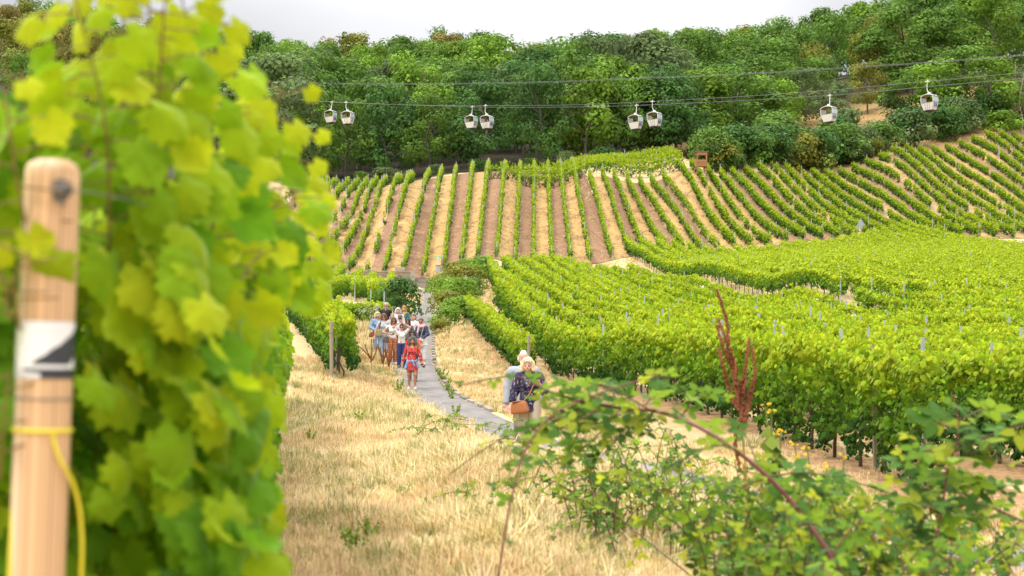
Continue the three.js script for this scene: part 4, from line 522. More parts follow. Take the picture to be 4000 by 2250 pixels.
  // hair
  const hc = o.hair, hairs = { short: [[hx, 1.612 + hy, hz - 0.022, hx, 1.645 + hy, hz - 0.014, 0.086, 0.088], [hx, 1.57 + hy, hz - 0.045, hx, 1.6 + hy, hz - 0.04, 0.07]], bob: [[hx, 1.61 + hy, hz - 0.018, hx, 1.645 + hy, hz - 0.012, 0.104, 0.1], [hx - 0.085, 1.63 + hy, hz - 0.01, hx - 0.098, 1.52 + hy, hz + 0.004, 0.042, 0.038], [hx + 0.085, 1.63 + hy, hz - 0.01, hx + 0.098, 1.52 + hy, hz + 0.004, 0.042, 0.038], [hx, 1.6 + hy, hz - 0.06, hx, 1.5 + hy, hz - 0.06, 0.075, 0.07], [hx - 0.05, 1.685 + hy, hz + 0.045, hx + 0.06, 1.672 + hy, hz + 0.05, 0.03, 0.032]], long: [[hx, 1.61 + hy, hz - 0.018, hx, 1.645 + hy, hz - 0.012, 0.094, 0.093], [hx - 0.08, 1.61, hz - 0.02, hx - 0.1, 1.36, hz + 0.01, 0.034, 0.034], [hx + 0.08, 1.61, hz - 0.02, hx + 0.1, 1.36, hz + 0.01, 0.034, 0.034], [hx, 1.6, hz - 0.06, hx, 1.36, hz - 0.075, 0.075, 0.07]], tied: [[hx, 1.61 + hy, hz - 0.02, hx, 1.645 + hy, hz - 0.014, 0.088, 0.09], [hx, 1.6 + hy, hz - 0.085, hx + 0.01, 1.48, hz - 0.1, 0.045, 0.03]], curly: [[hx, 1.61, hz - 0.02, hx, 1.66, hz - 0.015, 0.115, 0.105], [hx - 0.095, 1.63, hz - 0.005, hx - 0.125, 1.48, hz + 0.01, 0.06, 0.05], [hx + 0.095, 1.63, hz - 0.005, hx + 0.125, 1.48, hz + 0.01, 0.06, 0.05], [hx, 1.6, hz - 0.06, hx, 1.48, hz - 0.07, 0.095, 0.09]], fringe: [[hx - 0.07, 1.6 + hy, hz - 0.03, hx - 0.06, 1.63 + hy, hz - 0.05, 0.032, 0.034], [hx + 0.07, 1.6 + hy, hz - 0.03, hx + 0.06, 1.63 + hy, hz - 0.05, 0.032, 0.034], [hx, 1.58 + hy, hz - 0.065, hx, 1.65 + hy, hz - 0.05, 0.056, 0.06], [hx, 1.67 + hy, hz - 0.0, hx, 1.69 + hy, hz - 0.03, 0.055]] };
  if (hc) { const bones = hairs[o.style || 'short'], f0 = field(bones, 0.025), cut = o.style === 'fringe' ? 0 : o.style === 'short' ? 0.088 : 0.082, rough = o.style === 'curly' ? 0.02 : 0.008, f = (x, y, z) => Math.max(f0(x, y, z) + (noise(x * 55, y * (o.style === 'curly' ? 55 : 14), z * 55) - 0.5) * rough * 2, cut ? cut - Math.hypot((x - hx) * 1.08, (y - (1.567 + hy)) * 0.86, z - hz - 0.088) : -1); obj('hair', netMesh(f, bounds(bones, 0.03), Math.min(c, 0.011), (x, y, z) => { const k = 0.75 + 0.5 * noise(x * 60, y * 9, z * 60); return hc.map(v => v * k); }), mat(0.7), t); }
  const ey = 1.588 + hy;
  if (o.glasses) { obj('sunglasses', mergeGeometries([-1, 1].map(s => { const g = new THREE.SphereGeometry(0.034, 10, 8); g.scale(1, 0.78, 0.3); g.rotateY(s * 0.3); g.translate(hx + s * 0.035, ey + 0.003, hz + 0.085); return g; }).concat([box(0.02, 0.008, 0.01, hx, ey + 0.01, hz + 0.094), box(0.008, 0.01, 0.09, hx - 0.074, ey + 0.01, hz + 0.045), box(0.008, 0.01, 0.09, hx + 0.074, ey + 0.01, hz + 0.045)])), o.glasses === 'white' ? new THREE.MeshStandardMaterial({ color: col(0.5, 0.5, 0.52), roughness: 0.2 }) : LENS, t); if (o.glasses === 'white') obj('frame', mergeGeometries([box(0.15, 0.012, 0.012, hx, ey + 0.026, hz + 0.088), box(0.15, 0.01, 0.012, hx, ey - 0.02, hz + 0.09)]), WHITE, t); }
  else for (const s of [-1, 1]) { const g = new THREE.SphereGeometry(0.0105, 10, 8); g.scale(1.15, 0.62, 0.5); g.translate(hx + s * 0.033, ey - (o.dip ? 0.004 : 0), hz + 0.078); obj('eye', g, std(0.05, 0.035, 0.03, 0.3), t); const b = new THREE.SphereGeometry(0.02, 8, 6); b.scale(1.1, 0.2, 0.4); b.translate(hx + s * 0.034, ey + 0.024, hz + 0.08); obj('eyebrow', b, new THREE.MeshStandardMaterial({ color: col(...(hc || skin).map(v => v * 0.45)), roughness: 0.9 }), t); }
  if (o.hat) { const g = new THREE.LatheGeometry([[0, 0.1], [0.06, 0.105], [0.092, 0.085], [0.1, 0.01], [0.17, -0.004], [0.172, -0.01], [0.1, -0.008]].map(([x, y]) => new THREE.Vector2(x, y)), 18); g.translate(hx, 1.66 + hy, hz - 0.01); obj('hat', g, new THREE.MeshStandardMaterial({ color: col(...o.hat), roughness: 0.9, side: THREE.DoubleSide }), t); const b = new THREE.CylinderGeometry(0.101, 0.103, 0.03, 18, 1, true); b.translate(hx, 1.687 + hy, hz - 0.01); obj('hat_band', b, new THREE.MeshStandardMaterial({ color: col(0.05, 0.03, 0.02), side: THREE.DoubleSide, roughness: 0.8 }), t); }
  return { t, put };
}
// something worn or carried by a person: a thing of its own in the same place
function carried(name, label, cat, who, parts) { const t = thing(name, label, cat, who.t.position.clone(), who.t.rotation.y); t.scale.copy(who.t.scale); for (const [n, g, m] of parts) obj(n, g, m, t); return t; }
const T = (pts, r = 0.012, n = 14) => tube(pts.map(p => V(...p)), r, r, n, 5);
const pouch = (w, h, d, x, y, z, ry = 0, rz = 0) => { const g = new THREE.SphereGeometry(1, 20, 14), p = g.attributes.position, e = (v, q) => Math.sign(v) * Math.pow(Math.abs(v), q); for (let i = 0; i < p.count; i++) { const yy = e(p.getY(i), 0.45), k = 1.04 - 0.16 * yy; p.setXYZ(i, e(p.getX(i), 0.5) * k * w / 2, yy * h / 2, e(p.getZ(i), 0.7) * (1 - 0.25 * yy) * d / 2); } g.rotateZ(rz); g.rotateY(ry); g.translate(x, y, z); g.computeVertexNormals(); return g; };
const N = noise, mixc = (a, b, t) => a.map((v, i) => lerp(v, b[i], t));
const floral = (base, spots, f, th) => (x, y, z) => { const n = N(x * f, y * f, z * f + 7), m = N(x * f * 0.7 + 9, y * f * 0.7, z * f + 3), i = Math.floor(m * spots.length * 0.999); return n > th ? spots[i] : base; };
const TOUR = 'people of the tour group on the path';
const px_ = rx => (1400 + rx / 3.8125) / 3.90625;
const folk = (rx, d) => { const p = G(px_(rx), d); p.y += 0.03; return p; };
{
  const white = [0.72, 0.72, 0.74], denim = (x, y, z) => mixc([0.1, 0.22, 0.42], [0.3, 0.45, 0.62], N(x * 30, y * 14, z * 30));
  const red = person('woman in red floral dress with denim jacket tied round her waist, leading the group', TOUR, folk(800, 45), 1.64, 0.02, { skin: 'tan', bust: true, top: floral([0.55, 0.02, 0.025], [[0.7, 0.5, 0.5], [0.03, 0.03, 0.06], [0.62, 0.1, 0.09], [0.7, 0.03, 0.03]], 42, 0.56), topName: 'dress', sleeve: 0.86, cuff: 0.012, hem: 0.63, hemR: 0.21, neck: 0.1, hair: [0.12, 0.105, 0.1], style: 'curly', el: [-0.25, 1.12, -0.01], wl: [-0.3, 0.9, 0.06], er: [0.26, 1.12, 0], wr: [0.32, 0.9, 0.06], stride: 0.35, cell: 0.012, headX: 0.01 });
  red.put('tied_jacket', [[-0.14, 0.95, 0, 0.14, 0.95, 0, 0.05, 0.05], [0, 0.95, -0.08, 0, 0.68, -0.12, 0.1, 0.13], [-0.12, 0.93, 0.04, 0.02, 0.93, 0.14, 0.04], [0.12, 0.93, 0.04, 0.0, 0.93, 0.14, 0.04], [0.02, 0.92, 0.15, 0.09, 0.78, 0.17, 0.03, 0.025], [-0.14, 0.93, 0.04, -0.2, 0.72, 0.08, 0.045, 0.05], [0.14, 0.93, 0.02, 0.19, 0.74, 0.03, 0.045, 0.05]], 0.03, denim);
  carried('phone', 'dark phone in the hand of the woman in the red floral dress', 'phone', red, [['case', box(0.075, 0.15, 0.012).rotateZ(0.9).translate(0.36, 0.78, 0.1), DARK]]);
  carried('backpack_straps', 'orange backpack straps over the shoulders of the red floral dress', 'straps', red, [['strap', T([[-0.13, 1.45, 0.02], [-0.135, 1.38, 0.1], [-0.14, 1.2, 0.11]], 0.014), std(0.6, 0.25, 0.03)], ['strap', T([[0.13, 1.45, 0.02], [0.135, 1.38, 0.1], [0.14, 1.2, 0.11]], 0.014), std(0.6, 0.25, 0.03)]]);
  person('woman in a plain red T-shirt shading her face with one hand, long black hair', TOUR, folk(812, 47.2), 1.67, -0.1, { skin: 'tan', bust: true, top: [0.62, 0.025, 0.02], sleeve: 0.36, hem: 0.88, trousers: [0.02, 0.035, 0.09], hair: [0.018, 0.014, 0.013], style: 'long', glasses: 1, headX: -0.01, el: [-0.24, 1.12, 0.0], wl: [-0.22, 0.9, 0.1], er: [0.31, 1.19, 0.12], wr: [0.13, 1.45, 0.16], shoe: DARK });
  person('woman in white shirt and navy trousers holding both arms above her head', TOUR, folk(645, 51), 1.56, 0, { bust: true, top: white, sleeve: 0.3, hem: 0.96, trousers: [0.022, 0.04, 0.15], loose: 0.008, flare: 0.014, hair: [0.07, 0.045, 0.03], style: 'tied', glasses: 1, el: [-0.33, 1.6, 0.04], wl: [-0.08, 1.77, 0.07], er: [0.33, 1.59, 0.04], wr: [0.07, 1.75, 0.09], shoe: DARK, headX: 0 }).put('scarf', [[-0.11, 1.45, 0.0, -0.1, 1.32, 0.11, 0.035], [-0.1, 1.32, 0.11, -0.02, 1.02, 0.16, 0.035, 0.03], [0.11, 1.45, 0, 0.11, 1.3, 0.11, 0.035], [0.11, 1.3, 0.11, 0.12, 1.08, 0.13, 0.035, 0.03]], 0.02, (x, y, z) => { const n = N(x * 26, y * 16, z * 20 + 5); return n > 0.62 ? [0.65, 0.2, 0.2] : n > 0.45 ? [0.75, 0.72, 0.7] : n > 0.33 ? [0.03, 0.42, 0.36] : [0.6, 0.5, 0.2]; });
  const chk = (x, y, z) => { const s = Math.min(Math.abs(((x * 14) % 1 + 1) % 1 - 0.5), Math.abs(((y * 11) % 1 + 1) % 1 - 0.5)); return s < 0.09 ? [0.62, 0.3, 0.17] : [0.36, 0.105, 0.04]; };
  const c4 = person('woman in checked rust brown trousers and a white top, holding a phone', TOUR, folk(508, 52), 1.69, 0.12, { skin: 'tan', bust: true, top: white, sleeve: 0.1, hem: 0.97, trousers: chk, loose: 0.006, flare: 0.018, hemT: 0.1, hair: [0.1, 0.055, 0.03], style: 'long', glasses: 1, headX: 0.05, el: [-0.32, 1.16, 0.04], wl: [-0.08, 1.12, 0.22], er: [0.25, 1.14, -0.03], wr: [0.24, 0.92, 0.04], stride: -0.4, cell: 0.0135 });
  carried('phone', 'phone in the hand of the woman with checked trousers', 'phone', c4, [['case', box(0.07, 0.012, 0.14).rotateX(0.5).translate(0.02, 1.13, 0.28), DARK]]); carried('shoulder_bag', 'dark taupe shoulder bag hanging in front of the checked trousers', 'bag', c4, [['pouch', pouch(0.26, 0.24, 0.1, -0.24, 0.92, 0.1, 0.4), std(0.13, 0.1, 0.08, 0.6)], ['strap', T([[-0.24, 1.03, 0.1], [-0.2, 1.3, 0.1], [-0.12, 1.46, 0.0]], 0.014), std(0.1, 0.08, 0.06)]]);
  const c5 = person('woman in a black and white striped shirt with sunglasses and light jeans', TOUR, folk(378, 53.6), 1.71, 0.05, { bust: true, top: (x, y) => ((y * 21) % 1 + 1) % 1 < 0.38 ? [0.05, 0.06, 0.09] : white, sleeve: 0.34, hem: 0.92, trousers: [0.3, 0.45, 0.66], hair: [0.17, 0.08, 0.035], style: 'bob', glasses: 1, el: [-0.28, 1.13, 0.02], wl: [-0.33, 0.9, 0.1], er: [0.26, 1.13, -0.02], wr: [0.2, 0.92, 0.08] });
  carried('shoulder_bag', 'khaki shoulder bag with a dark strap beside the striped shirt', 'bag', c5, [['pouch', pouch(0.22, 0.28, 0.1, -0.16, 1.0, 0.15), std(0.3, 0.25, 0.11, 0.8)], ['strap', T([[-0.16, 1.12, 0.16], [-0.15, 1.3, 0.13], [-0.1, 1.46, 0.02]], 0.018), std(0.07, 0.05, 0.05)]]);
  const c6 = person('blonde woman in a denim jacket with white sunglasses, at the edge of the group', TOUR, folk(284, 54.6), 1.69, 0.2, { bust: true, top: denim, topName: 'jacket', baggy: 0.012, sleeve: 0.97, hem: 0.9, trousers: [0.26, 0.4, 0.62], hair: [0.62, 0.45, 0.2], style: 'bob', glasses: 'white', el: [-0.27, 1.13, 0.03], wl: [-0.14, 1.04, 0.18] });
  carried('shoulder_bag', 'brown leather bag on the hip of the blonde woman in denim', 'bag', c6, [['pouch', pouch(0.22, 0.2, 0.1, -0.22, 0.86, 0.12), std(0.24, 0.08, 0.03, 0.6)], ['strap', T([[-0.2, 0.95, 0.14], [-0.1, 1.2, 0.15], [0.08, 1.45, 0.05]], 0.012), std(0.2, 0.07, 0.03)]]);
  person('grey bearded man in a black polo shirt and sunglasses, at the back of the group', TOUR, folk(406, 60.5), 1.8, 0.15, { wide: 1.12, top: [0.018, 0.02, 0.027], sleeve: 0.45, hem: 0.9, collar: 1, neck: 0.05, trousers: [0.05, 0.06, 0.09], hair: [0.42, 0.4, 0.38], style: 'short', glasses: 1, skin: 'rosy' }).put('beard', [[-0.05, 1.54, 0.045, 0, 1.522, 0.075, 0.03], [0.05, 1.54, 0.045, 0, 1.522, 0.075, 0.03]], 0.02, [0.45, 0.43, 0.41]);
  person('older person with thin light hair, half hidden behind the woman with checked trousers', TOUR, folk(508, 57), 1.58, 0.1, { top: [0.5, 0.42, 0.4], sleeve: 0.5, hem: 0.9, trousers: [0.2, 0.18, 0.16], hair: [0.36, 0.25, 0.19], style: 'short', skin: 'rosy' });
  person('man with curly grey hair and a white shirt behind the man with the hat', TOUR, folk(590, 59.3), 1.72, 0.1, { wide: 1.08, top: white, sleeve: 0.5, hem: 0.9, collar: 1, neck: 0.05, trousers: [0.1, 0.11, 0.15], hair: [0.5, 0.48, 0.46], style: 'bob', skin: 'rosy' });
  person('man in a brown felt hat with dark sunglasses and a pale shirt', TOUR, folk(622, 55.6), 1.6, 0, { wide: 1.1, top: [0.62, 0.66, 0.72], sleeve: 0.5, hem: 0.9, collar: 1, neck: 0.05, trousers: [0.08, 0.09, 0.12], hair: [0.3, 0.28, 0.26], style: 'short', glasses: 1, hat: [0.24, 0.17, 0.12], skin: 'rosy' });
  const c11 = person('ginger haired woman in a teal sweater at the back of the group', TOUR, folk(680, 61.5), 1.72, -0.1, { bust: true, top: [0.07, 0.17, 0.17], sleeve: 0.97, hem: 0.9, trousers: [0.1, 0.1, 0.13], hair: [0.45, 0.19, 0.05], style: 'long' });
  carried('crossbody_bag', 'yellow strap bag across the teal sweater', 'bag', c11, [['strap', T([[0.1, 1.46, 0.03], [0.04, 1.36, 0.13], [-0.12, 1.1, 0.13], [-0.17, 0.98, 0.1]], 0.02), std(0.65, 0.45, 0.03)], ['pouch', pouch(0.18, 0.14, 0.08, -0.19, 0.92, 0.1), std(0.6, 0.42, 0.04)]]);
  person('dark brown haired woman peering out between the raised arms and the white shirt', TOUR, folk(738, 54), 1.58, -0.15, { bust: true, top: [0.12, 0.1, 0.11], sleeve: 0.4, hem: 0.9, trousers: [0.05, 0.05, 0.07], hair: [0.045, 0.025, 0.02], style: 'long', glasses: 1, skin: 'tan' });
  person('brown haired man in a white shirt looking aside over the group', TOUR, folk(826, 54.8), 1.74, -0.7, { wide: 1.08, top: white, sleeve: 0.5, hem: 0.9, collar: 1, neck: 0.05, trousers: [0.1, 0.12, 0.17], hair: [0.15, 0.07, 0.035], style: 'short', skin: 'rosy' });
  const c14 = person('woman in navy blazer and pink scarf over a white skirt and trousers', TOUR, folk(945, 52.8), 1.71, -0.25, { bust: true, top: [0.045, 0.055, 0.105], topName: 'blazer', sleeve: 0.93, baggy: 0.008, hem: 0.98, trousers: [0.74, 0.72, 0.7], hemT: 0.2, skirt: white, skirtHem: 0.72, skirtR: 0.25, hair: [0.16, 0.04, 0.025], style: 'tied', glasses: 1, headX: -0.03, el: [-0.25, 1.14, 0.04], wl: [-0.03, 0.98, 0.2], er: [0.25, 1.14, 0.03], wr: [0.05, 0.97, 0.2] });
  c14.put('scarf', [[-0.09, 1.45, 0.03, 0.09, 1.45, 0.03, 0.06], [-0.06, 1.43, 0.06, 0.06, 1.42, 0.07, 0.055], [-0.09, 1.4, 0.07, -0.12, 1.2, 0.13, 0.045, 0.04]], 0.03, (x, y, z) => mixc([0.6, 0.3, 0.3], [0.68, 0.45, 0.42], N(x * 30, y * 30, z * 30)));
  carried('crossbody_bag', 'small beige chain bag over the navy blazer', 'bag', c14, [['strap', T([[0.1, 1.46, 0.05], [0.08, 1.3, 0.14], [0.02, 1.05, 0.17]], 0.008), std(0.6, 0.52, 0.4)], ['pouch', pouch(0.2, 0.13, 0.07, 0.03, 0.92, 0.2), std(0.6, 0.52, 0.42)]]);
}
{ // the couple nearer by
  const spotc = (px, d) => { const p = G(px, d); return p; };
  const w = person('blonde woman in a navy floral tunic walking in front of the grey blazer', null, spotc(529, 23.5), 1.64, -0.12, { skin: 'rosy', bust: true, wide: 1.06, cell: 0.011, top: floral([0.014, 0.018, 0.06], [[0.5, 0.42, 0.36], [0.25, 0.1, 0.08], [0.02, 0.03, 0.12], [0.35, 0.35, 0.42]], 46, 0.66), topName: 'tunic', sleeve: 0.8, cuff: 0.012, baggy: 0.012, hem: 0.79, hemR: 0.19, neck: 0.07, trousers: [0.48, 0.4, 0.3], loose: 0.02, hair: [0.74, 0.6, 0.36], style: 'bob', headX: -0.02, headZ: 0.025, dip: 1, el: [-0.25, 1.12, -0.01], wl: [-0.3, 0.9, 0.09], er: [0.27, 1.13, 0.02], wr: [0.2, 1.26, 0.16], stride: 0.3, shoe: std(0.3, 0.24, 0.18) });
  carried('crossbody_bag', 'brown leather bag worn across the navy floral tunic', 'bag', w, [['pouch', pouch(0.3, 0.23, 0.12, -0.14, 0.87, 0.18, -0.25, 0.14), std(0.36, 0.13, 0.045, 0.45)], ['flap', box(0.24, 0.014, 0.06, 0, 0, 0, 0.006).rotateZ(0.14).translate(-0.155, 0.975, 0.2), std(0.28, 0.1, 0.035, 0.45)], ['strap', T([[-0.04, 1.01, 0.19], [0.03, 1.1, 0.185], [0.12, 1.34, 0.14], [0.12, 1.46, 0.02], [0.05, 1.4, -0.12], [-0.18, 1.1, -0.1], [-0.22, 1.01, 0.13]], 0.011, 26), std(0.42, 0.16, 0.055, 0.5)]]);
  const tweed = (x, y, z) => { const n = N(x * 120, y * 120, z * 120); return mixc([0.26, 0.29, 0.35], [0.44, 0.47, 0.54], n); };
  const m = person('white haired man in a grey blazer walking behind the blonde woman', null, spotc(523.5, 24.6), 1.77, 0.05, { skin: 'rosy', wide: 1.13, cell: 0.0125, top: tweed, topName: 'blazer', baggy: 0.016, sleeve: 0.96, hem: 0.78, hemR: 0.165, neck: 0.06, collar: 1, trousers: [0.24, 0.2, 0.16], hair: [0.72, 0.68, 0.65], style: 'fringe', el: [-0.26, 1.13, -0.02], wl: [-0.29, 0.87, 0.05], er: [0.26, 1.13, -0.03], wr: [0.28, 0.88, 0.03], stride: -0.3, shoe: DARK, dip: 0.5 });
  m.put('shirt', [[0, 1.36, 0.045, 0, 1.2, 0.075, 0.06, 0.045], [-0.035, 1.44, 0.0, 0.035, 1.44, 0, 0.058]], 0.02, [0.35, 0.48, 0.68]);
}
// riders seated in the gondolas
function rider(cab, x, label, o) {
  const g = CABINS[cab], p = g.inside(x, 0.5, 0), t = thing('person', label, 'person', p, g.turn + (x < 0 ? 0.9 : -0.5)), q = [[0, 0, 0, 0, 0.38, 0, 0.15, 0.14, 0.75], [-0.14, 0.45, 0, 0.14, 0.45, 0, 0.08], [0, 0.5, 0, 0, 0.6, 0, 0.05], [-0.2, 0.42, 0, -0.22, 0.15, 0.05, 0.05, 0.04], [0.2, 0.42, 0, 0.22, 0.15, 0.05, 0.05, 0.04], [-0.09, 0.02, 0.05, -0.1, 0.0, 0.3, 0.08, 0.06], [0.09, 0.02, 0.05, 0.1, 0.0, 0.3, 0.08, 0.06]], hd = [[0, 0.66, 0, 0, 0.74, -0.01, 0.08, 0.09], [0, 0.63, 0.04, 0, 0.61, 0.05, 0.05, 0.04]], s = SKIN.fair, m = () => new THREE.MeshStandardMaterial({ vertexColors: true, roughness: 0.8 });
  obj('body', mergeGeometries([netMesh(field(q, 0.04), bounds(q), 0.03, () => s), netMesh(field(hd, 0.03), bounds(hd), 0.02, () => s)]), m(), t); const c = q.map(b => { const e = [...b]; e[6] += 0.015; e[7] = (e[7] ?? b[6]) + 0.015; return e; }).filter((_, i) => i !== 2); obj('shirt', netMesh(field(c, 0.04), bounds(c), 0.03, () => o.top), m(), t); const h = [[0, 0.72, -0.03, 0, 0.78, -0.02, 0.09, 0.085]]; obj('hair', netMesh(field(h, 0.02), bounds(h), 0.02, () => o.hair), m(), t);
}
rider('66', -0.3, 'dark haired rider sitting in gondola 66', { top: [0.4, 0.16, 0.13], hair: [0.02, 0.014, 0.012] }); rider('2', -0.42, 'rider in dark clothes sitting in gondola 2', { top: [0.03, 0.03, 0.05], hair: [0.03, 0.02, 0.02] }); rider('2', 0.42, 'rider in a white top sitting in gondola 2 by the numbered end', { top: [0.75, 0.75, 0.78], hair: [0.4, 0.3, 0.2] }); rider('74', 0.42, 'rider in a white top sitting in gondola 74', { top: [0.75, 0.76, 0.82], hair: [0.5, 0.2, 0.15] }); rider('80', 0.1, 'rider in red sitting low in gondola 80', { top: [0.5, 0.05, 0.06], hair: [0.05, 0.03, 0.02] });
// ---------- the near vine row with its post ----------
const nearLeaf = vineLeaf(24, 3, 0.32), nearLeafB = vineLeaf(24, 3, 0.6), LEAFG = [nearLeaf, nearLeafB];
const veinTex = texture(256, (u, v) => { // pale veins fanning from the stalk, blotches between them
  const x = (u - 0.5) / 0.72, y = (v - 0.27) / 0.72, a = Math.atan2(x, y), r = Math.hypot(x, y); let d = 9; for (const q of [0, 0.75, -0.75, 1.5, -1.5]) { const t = Math.abs(a - q) * r; d = Math.min(d, t); const s = r * 9 + Math.abs(a - q) * 5; if (Math.abs(a - q) < 0.36) d = Math.min(d, Math.abs(s - Math.round(s)) * 0.09 + 0.012); }
  const vein = 1 - step(0.008, 0.03, d), b = fbm(u * 7, v * 7, 3), c = fbm(u * 23, v * 23, 8, 2), spot = step(0.72, 0.8, c) * step(0.5, 0.62, b); const k = 0.74 + 0.34 * b + 0.24 * vein; return [k * (0.94 + 0.22 * b) + spot * 0.08 + vein * 0.07, k - spot * 0.25 + vein * 0.02, k * 0.9 + vein * 0.12]; }, true);
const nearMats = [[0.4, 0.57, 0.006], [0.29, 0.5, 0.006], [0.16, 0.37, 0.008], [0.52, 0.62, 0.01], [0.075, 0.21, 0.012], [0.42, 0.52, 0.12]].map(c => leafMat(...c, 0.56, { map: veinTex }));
const nearWhite = leafMat(1, 1, 1, 0.55, { map: veinTex });
{
  const R = rng(501), cx = d => -0.95 - 0.153 * (d - 2.8), base = onG(-0.95, -2.9), vine = thing('grape_vine', 'big bright green grape vine row beside the pale wooden post, close by and blurred', 'grape vine', base);
  const leaves = [], canes = [], upd = V(0, 1, 0);
  const leafAt = (p, n, tip, s, c) => leaves.push({ p, q: leafTurn(n, tip), s, c, d: -p.z });
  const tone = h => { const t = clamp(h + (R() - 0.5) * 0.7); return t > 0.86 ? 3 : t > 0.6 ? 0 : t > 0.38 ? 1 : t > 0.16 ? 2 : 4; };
  // foliage wall
  for (let d = 2.95; d < 31; ) {
    const per = d < 6 ? 1500 : d < 12 ? 900 : 420; d += 1 / per;
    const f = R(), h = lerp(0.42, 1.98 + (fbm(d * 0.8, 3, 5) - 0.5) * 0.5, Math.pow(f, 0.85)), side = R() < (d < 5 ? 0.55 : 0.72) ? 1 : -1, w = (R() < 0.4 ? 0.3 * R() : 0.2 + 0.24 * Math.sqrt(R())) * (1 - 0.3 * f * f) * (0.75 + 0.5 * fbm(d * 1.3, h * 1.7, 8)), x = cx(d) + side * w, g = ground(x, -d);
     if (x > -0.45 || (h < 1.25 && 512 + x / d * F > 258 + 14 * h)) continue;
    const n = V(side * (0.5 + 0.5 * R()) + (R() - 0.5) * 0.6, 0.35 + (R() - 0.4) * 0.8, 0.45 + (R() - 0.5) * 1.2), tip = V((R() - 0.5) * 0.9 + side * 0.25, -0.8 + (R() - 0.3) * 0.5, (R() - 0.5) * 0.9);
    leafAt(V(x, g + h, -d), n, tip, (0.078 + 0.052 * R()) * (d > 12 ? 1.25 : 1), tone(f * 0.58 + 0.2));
  }
  // long shoots rising out of it
  const shoot = (pts, sp = 0.03, s0 = 0.108) => {
    const c = new THREE.CatmullRomCurve3(pts.map(q => at(...q))), L = c.getLength(); canes.push(tube(c.getPoints(8).map(p => p.sub(base)), 0.0034, 0.002, 10, 5));
    for (let s = 0.03, k = 0; s < L; s += sp * (0.8 + 0.4 * R()), k++) { const t = s / L, p = c.getPointAt(t), sd = (k % 2 ? 1 : -1) * (0.05 + 0.05 * R()), q = p.clone().add(V(sd, 0.01 + (R() - 0.5) * 0.05, (R() - 0.3) * 0.08)); canes.push(tube([p.clone().sub(base), q.clone().sub(base)], 0.002, 0.0018, 2, 4)); leafAt(q, V(sd * 6 + (R() - 0.5) * 0.6, 0.25 + (R() - 0.4) * 0.9, 0.8), V(sd * 7, -0.8 + R() * 0.5, (R() - 0.5) * 0.6), s0 * (1 - 0.55 * t * t) * (0.8 + 0.4 * R()), t > 0.8 ? 3 : tone(0.5 + 0.4 * t)); }
  };
  [[[110, 250, 3.05], [105, 120, 2.95], [78, 10, 2.85], [62, -50, 2.8]], [[150, 250, 3.15], [158, 110, 3.05], [168, -50, 2.95]], [[128, 210, 3.25], [122, 70, 3.2], [128, -50, 3.1]], [[230, 270, 3.8], [242, 190, 3.75], [262, 130, 3.7], [283, 84, 3.7]], [[238, 270, 3.9], [276, 200, 3.95], [302, 140, 3.9]], [[30, 250, 2.75], [14, 160, 2.7], [4, 88, 2.65]], [[190, 200, 3.35], [196, 100, 3.3], [186, 30, 3.2], [180, -20, 3.2]], [[250, 310, 4.2], [280, 240, 4.25], [298, 190, 4.2]], [[10, 320, 2.7], [-8, 210, 2.7]], [[272, 310, 5], [298, 270, 5], [303, 218, 5.1]], [[205, 260, 3.5], [225, 170, 3.5], [230, 110, 3.45]], [[170, 220, 3.2], [150, 60, 3.1], [150, -30, 3.05]], [[80, 200, 3.3], [95, 80, 3.3], [100, -30, 3.2]], [[200, 330, 3.3], [232, 290, 3.3], [262, 250, 3.4]], [[195, 420, 3.5], [220, 400, 3.5], [240, 380, 3.6]], [[180, 500, 3.4], [205, 480, 3.4], [228, 500, 3.5]], [[20, 330, 2.72], [14, 280, 2.68], [30, 250, 2.66]], [[0, 480, 2.75], [4, 420, 2.7], [10, 370, 2.7]], [[230, 230, 3.7], [262, 215, 3.7], [296, 190, 3.75]], [[215, 300, 3.9], [256, 275, 4], [274, 250, 4.1]], [[200, 150, 3.5], [215, 90, 3.5], [200, 50, 3.5]], [[60, 170, 3.1], [40, 110, 3.1], [20, 70, 3.1]], [[14, 420, 3.3], [6, 330, 3.3], [10, 230, 3.3], [18, 160, 3.3]], [[-4, 560, 3.2], [8, 480, 3.2], [2, 400, 3.2], [14, 300, 3.2]], [[20, 250, 3.4], [10, 170, 3.4], [22, 110, 3.4]], [[95, 330, 3.3], [92, 250, 3.3], [100, 180, 3.3]], [[100, 560, 3.3], [95, 480, 3.3], [102, 400, 3.3]], [[222, 560, 3.7], [226, 530, 3.7], [232, 480, 3.7]]].forEach(s => shoot(s));
  for (let k = 0; k < 26; k++) { const d = 3.1 + R() * 5, x = cx(d) + 0.25 * (R() - 0.2), g = ground(x, -d), lean = (R() - 0.5) * 0.4; canes.push(tube([V(cx(d), g + 0.7, -d).sub(base), V(x, g + 1.2, -d).sub(base), V(x + lean, g + 1.7 + 0.4 * R(), -d + (R() - 0.5) * 0.3).sub(base)], 0.006, 0.003, 6, 5)); }
  const caneMat = std(0.2, 0.13, 0.035, 0.7); obj('cane', mergeGeometries(canes), caneMat, vine, 'stuff');
  for (let d = 3.4; d < 28; d += 1.15) { const q = obj('trunk', trunkGeos[Math.floor(R() * 3)], M.bark, vine); q.position.copy(onG(cx(d), -d)).sub(base); q.rotation.y = R() * 6; }
  for (let d = 8; d < 30; d += 5) { const q = obj('post', postGeo, M.steel, vine); q.position.copy(onG(cx(d), -d)).sub(base); q.scale.y = 2; }
  for (const h of [0.75, 1.15, 1.55]) obj('wire', tube([3, 8, 14, 20, 28].map(d => onG(cx(d), -d, h).sub(base)), 0.0015, 0.0015, 20, 4), M.wire, vine);
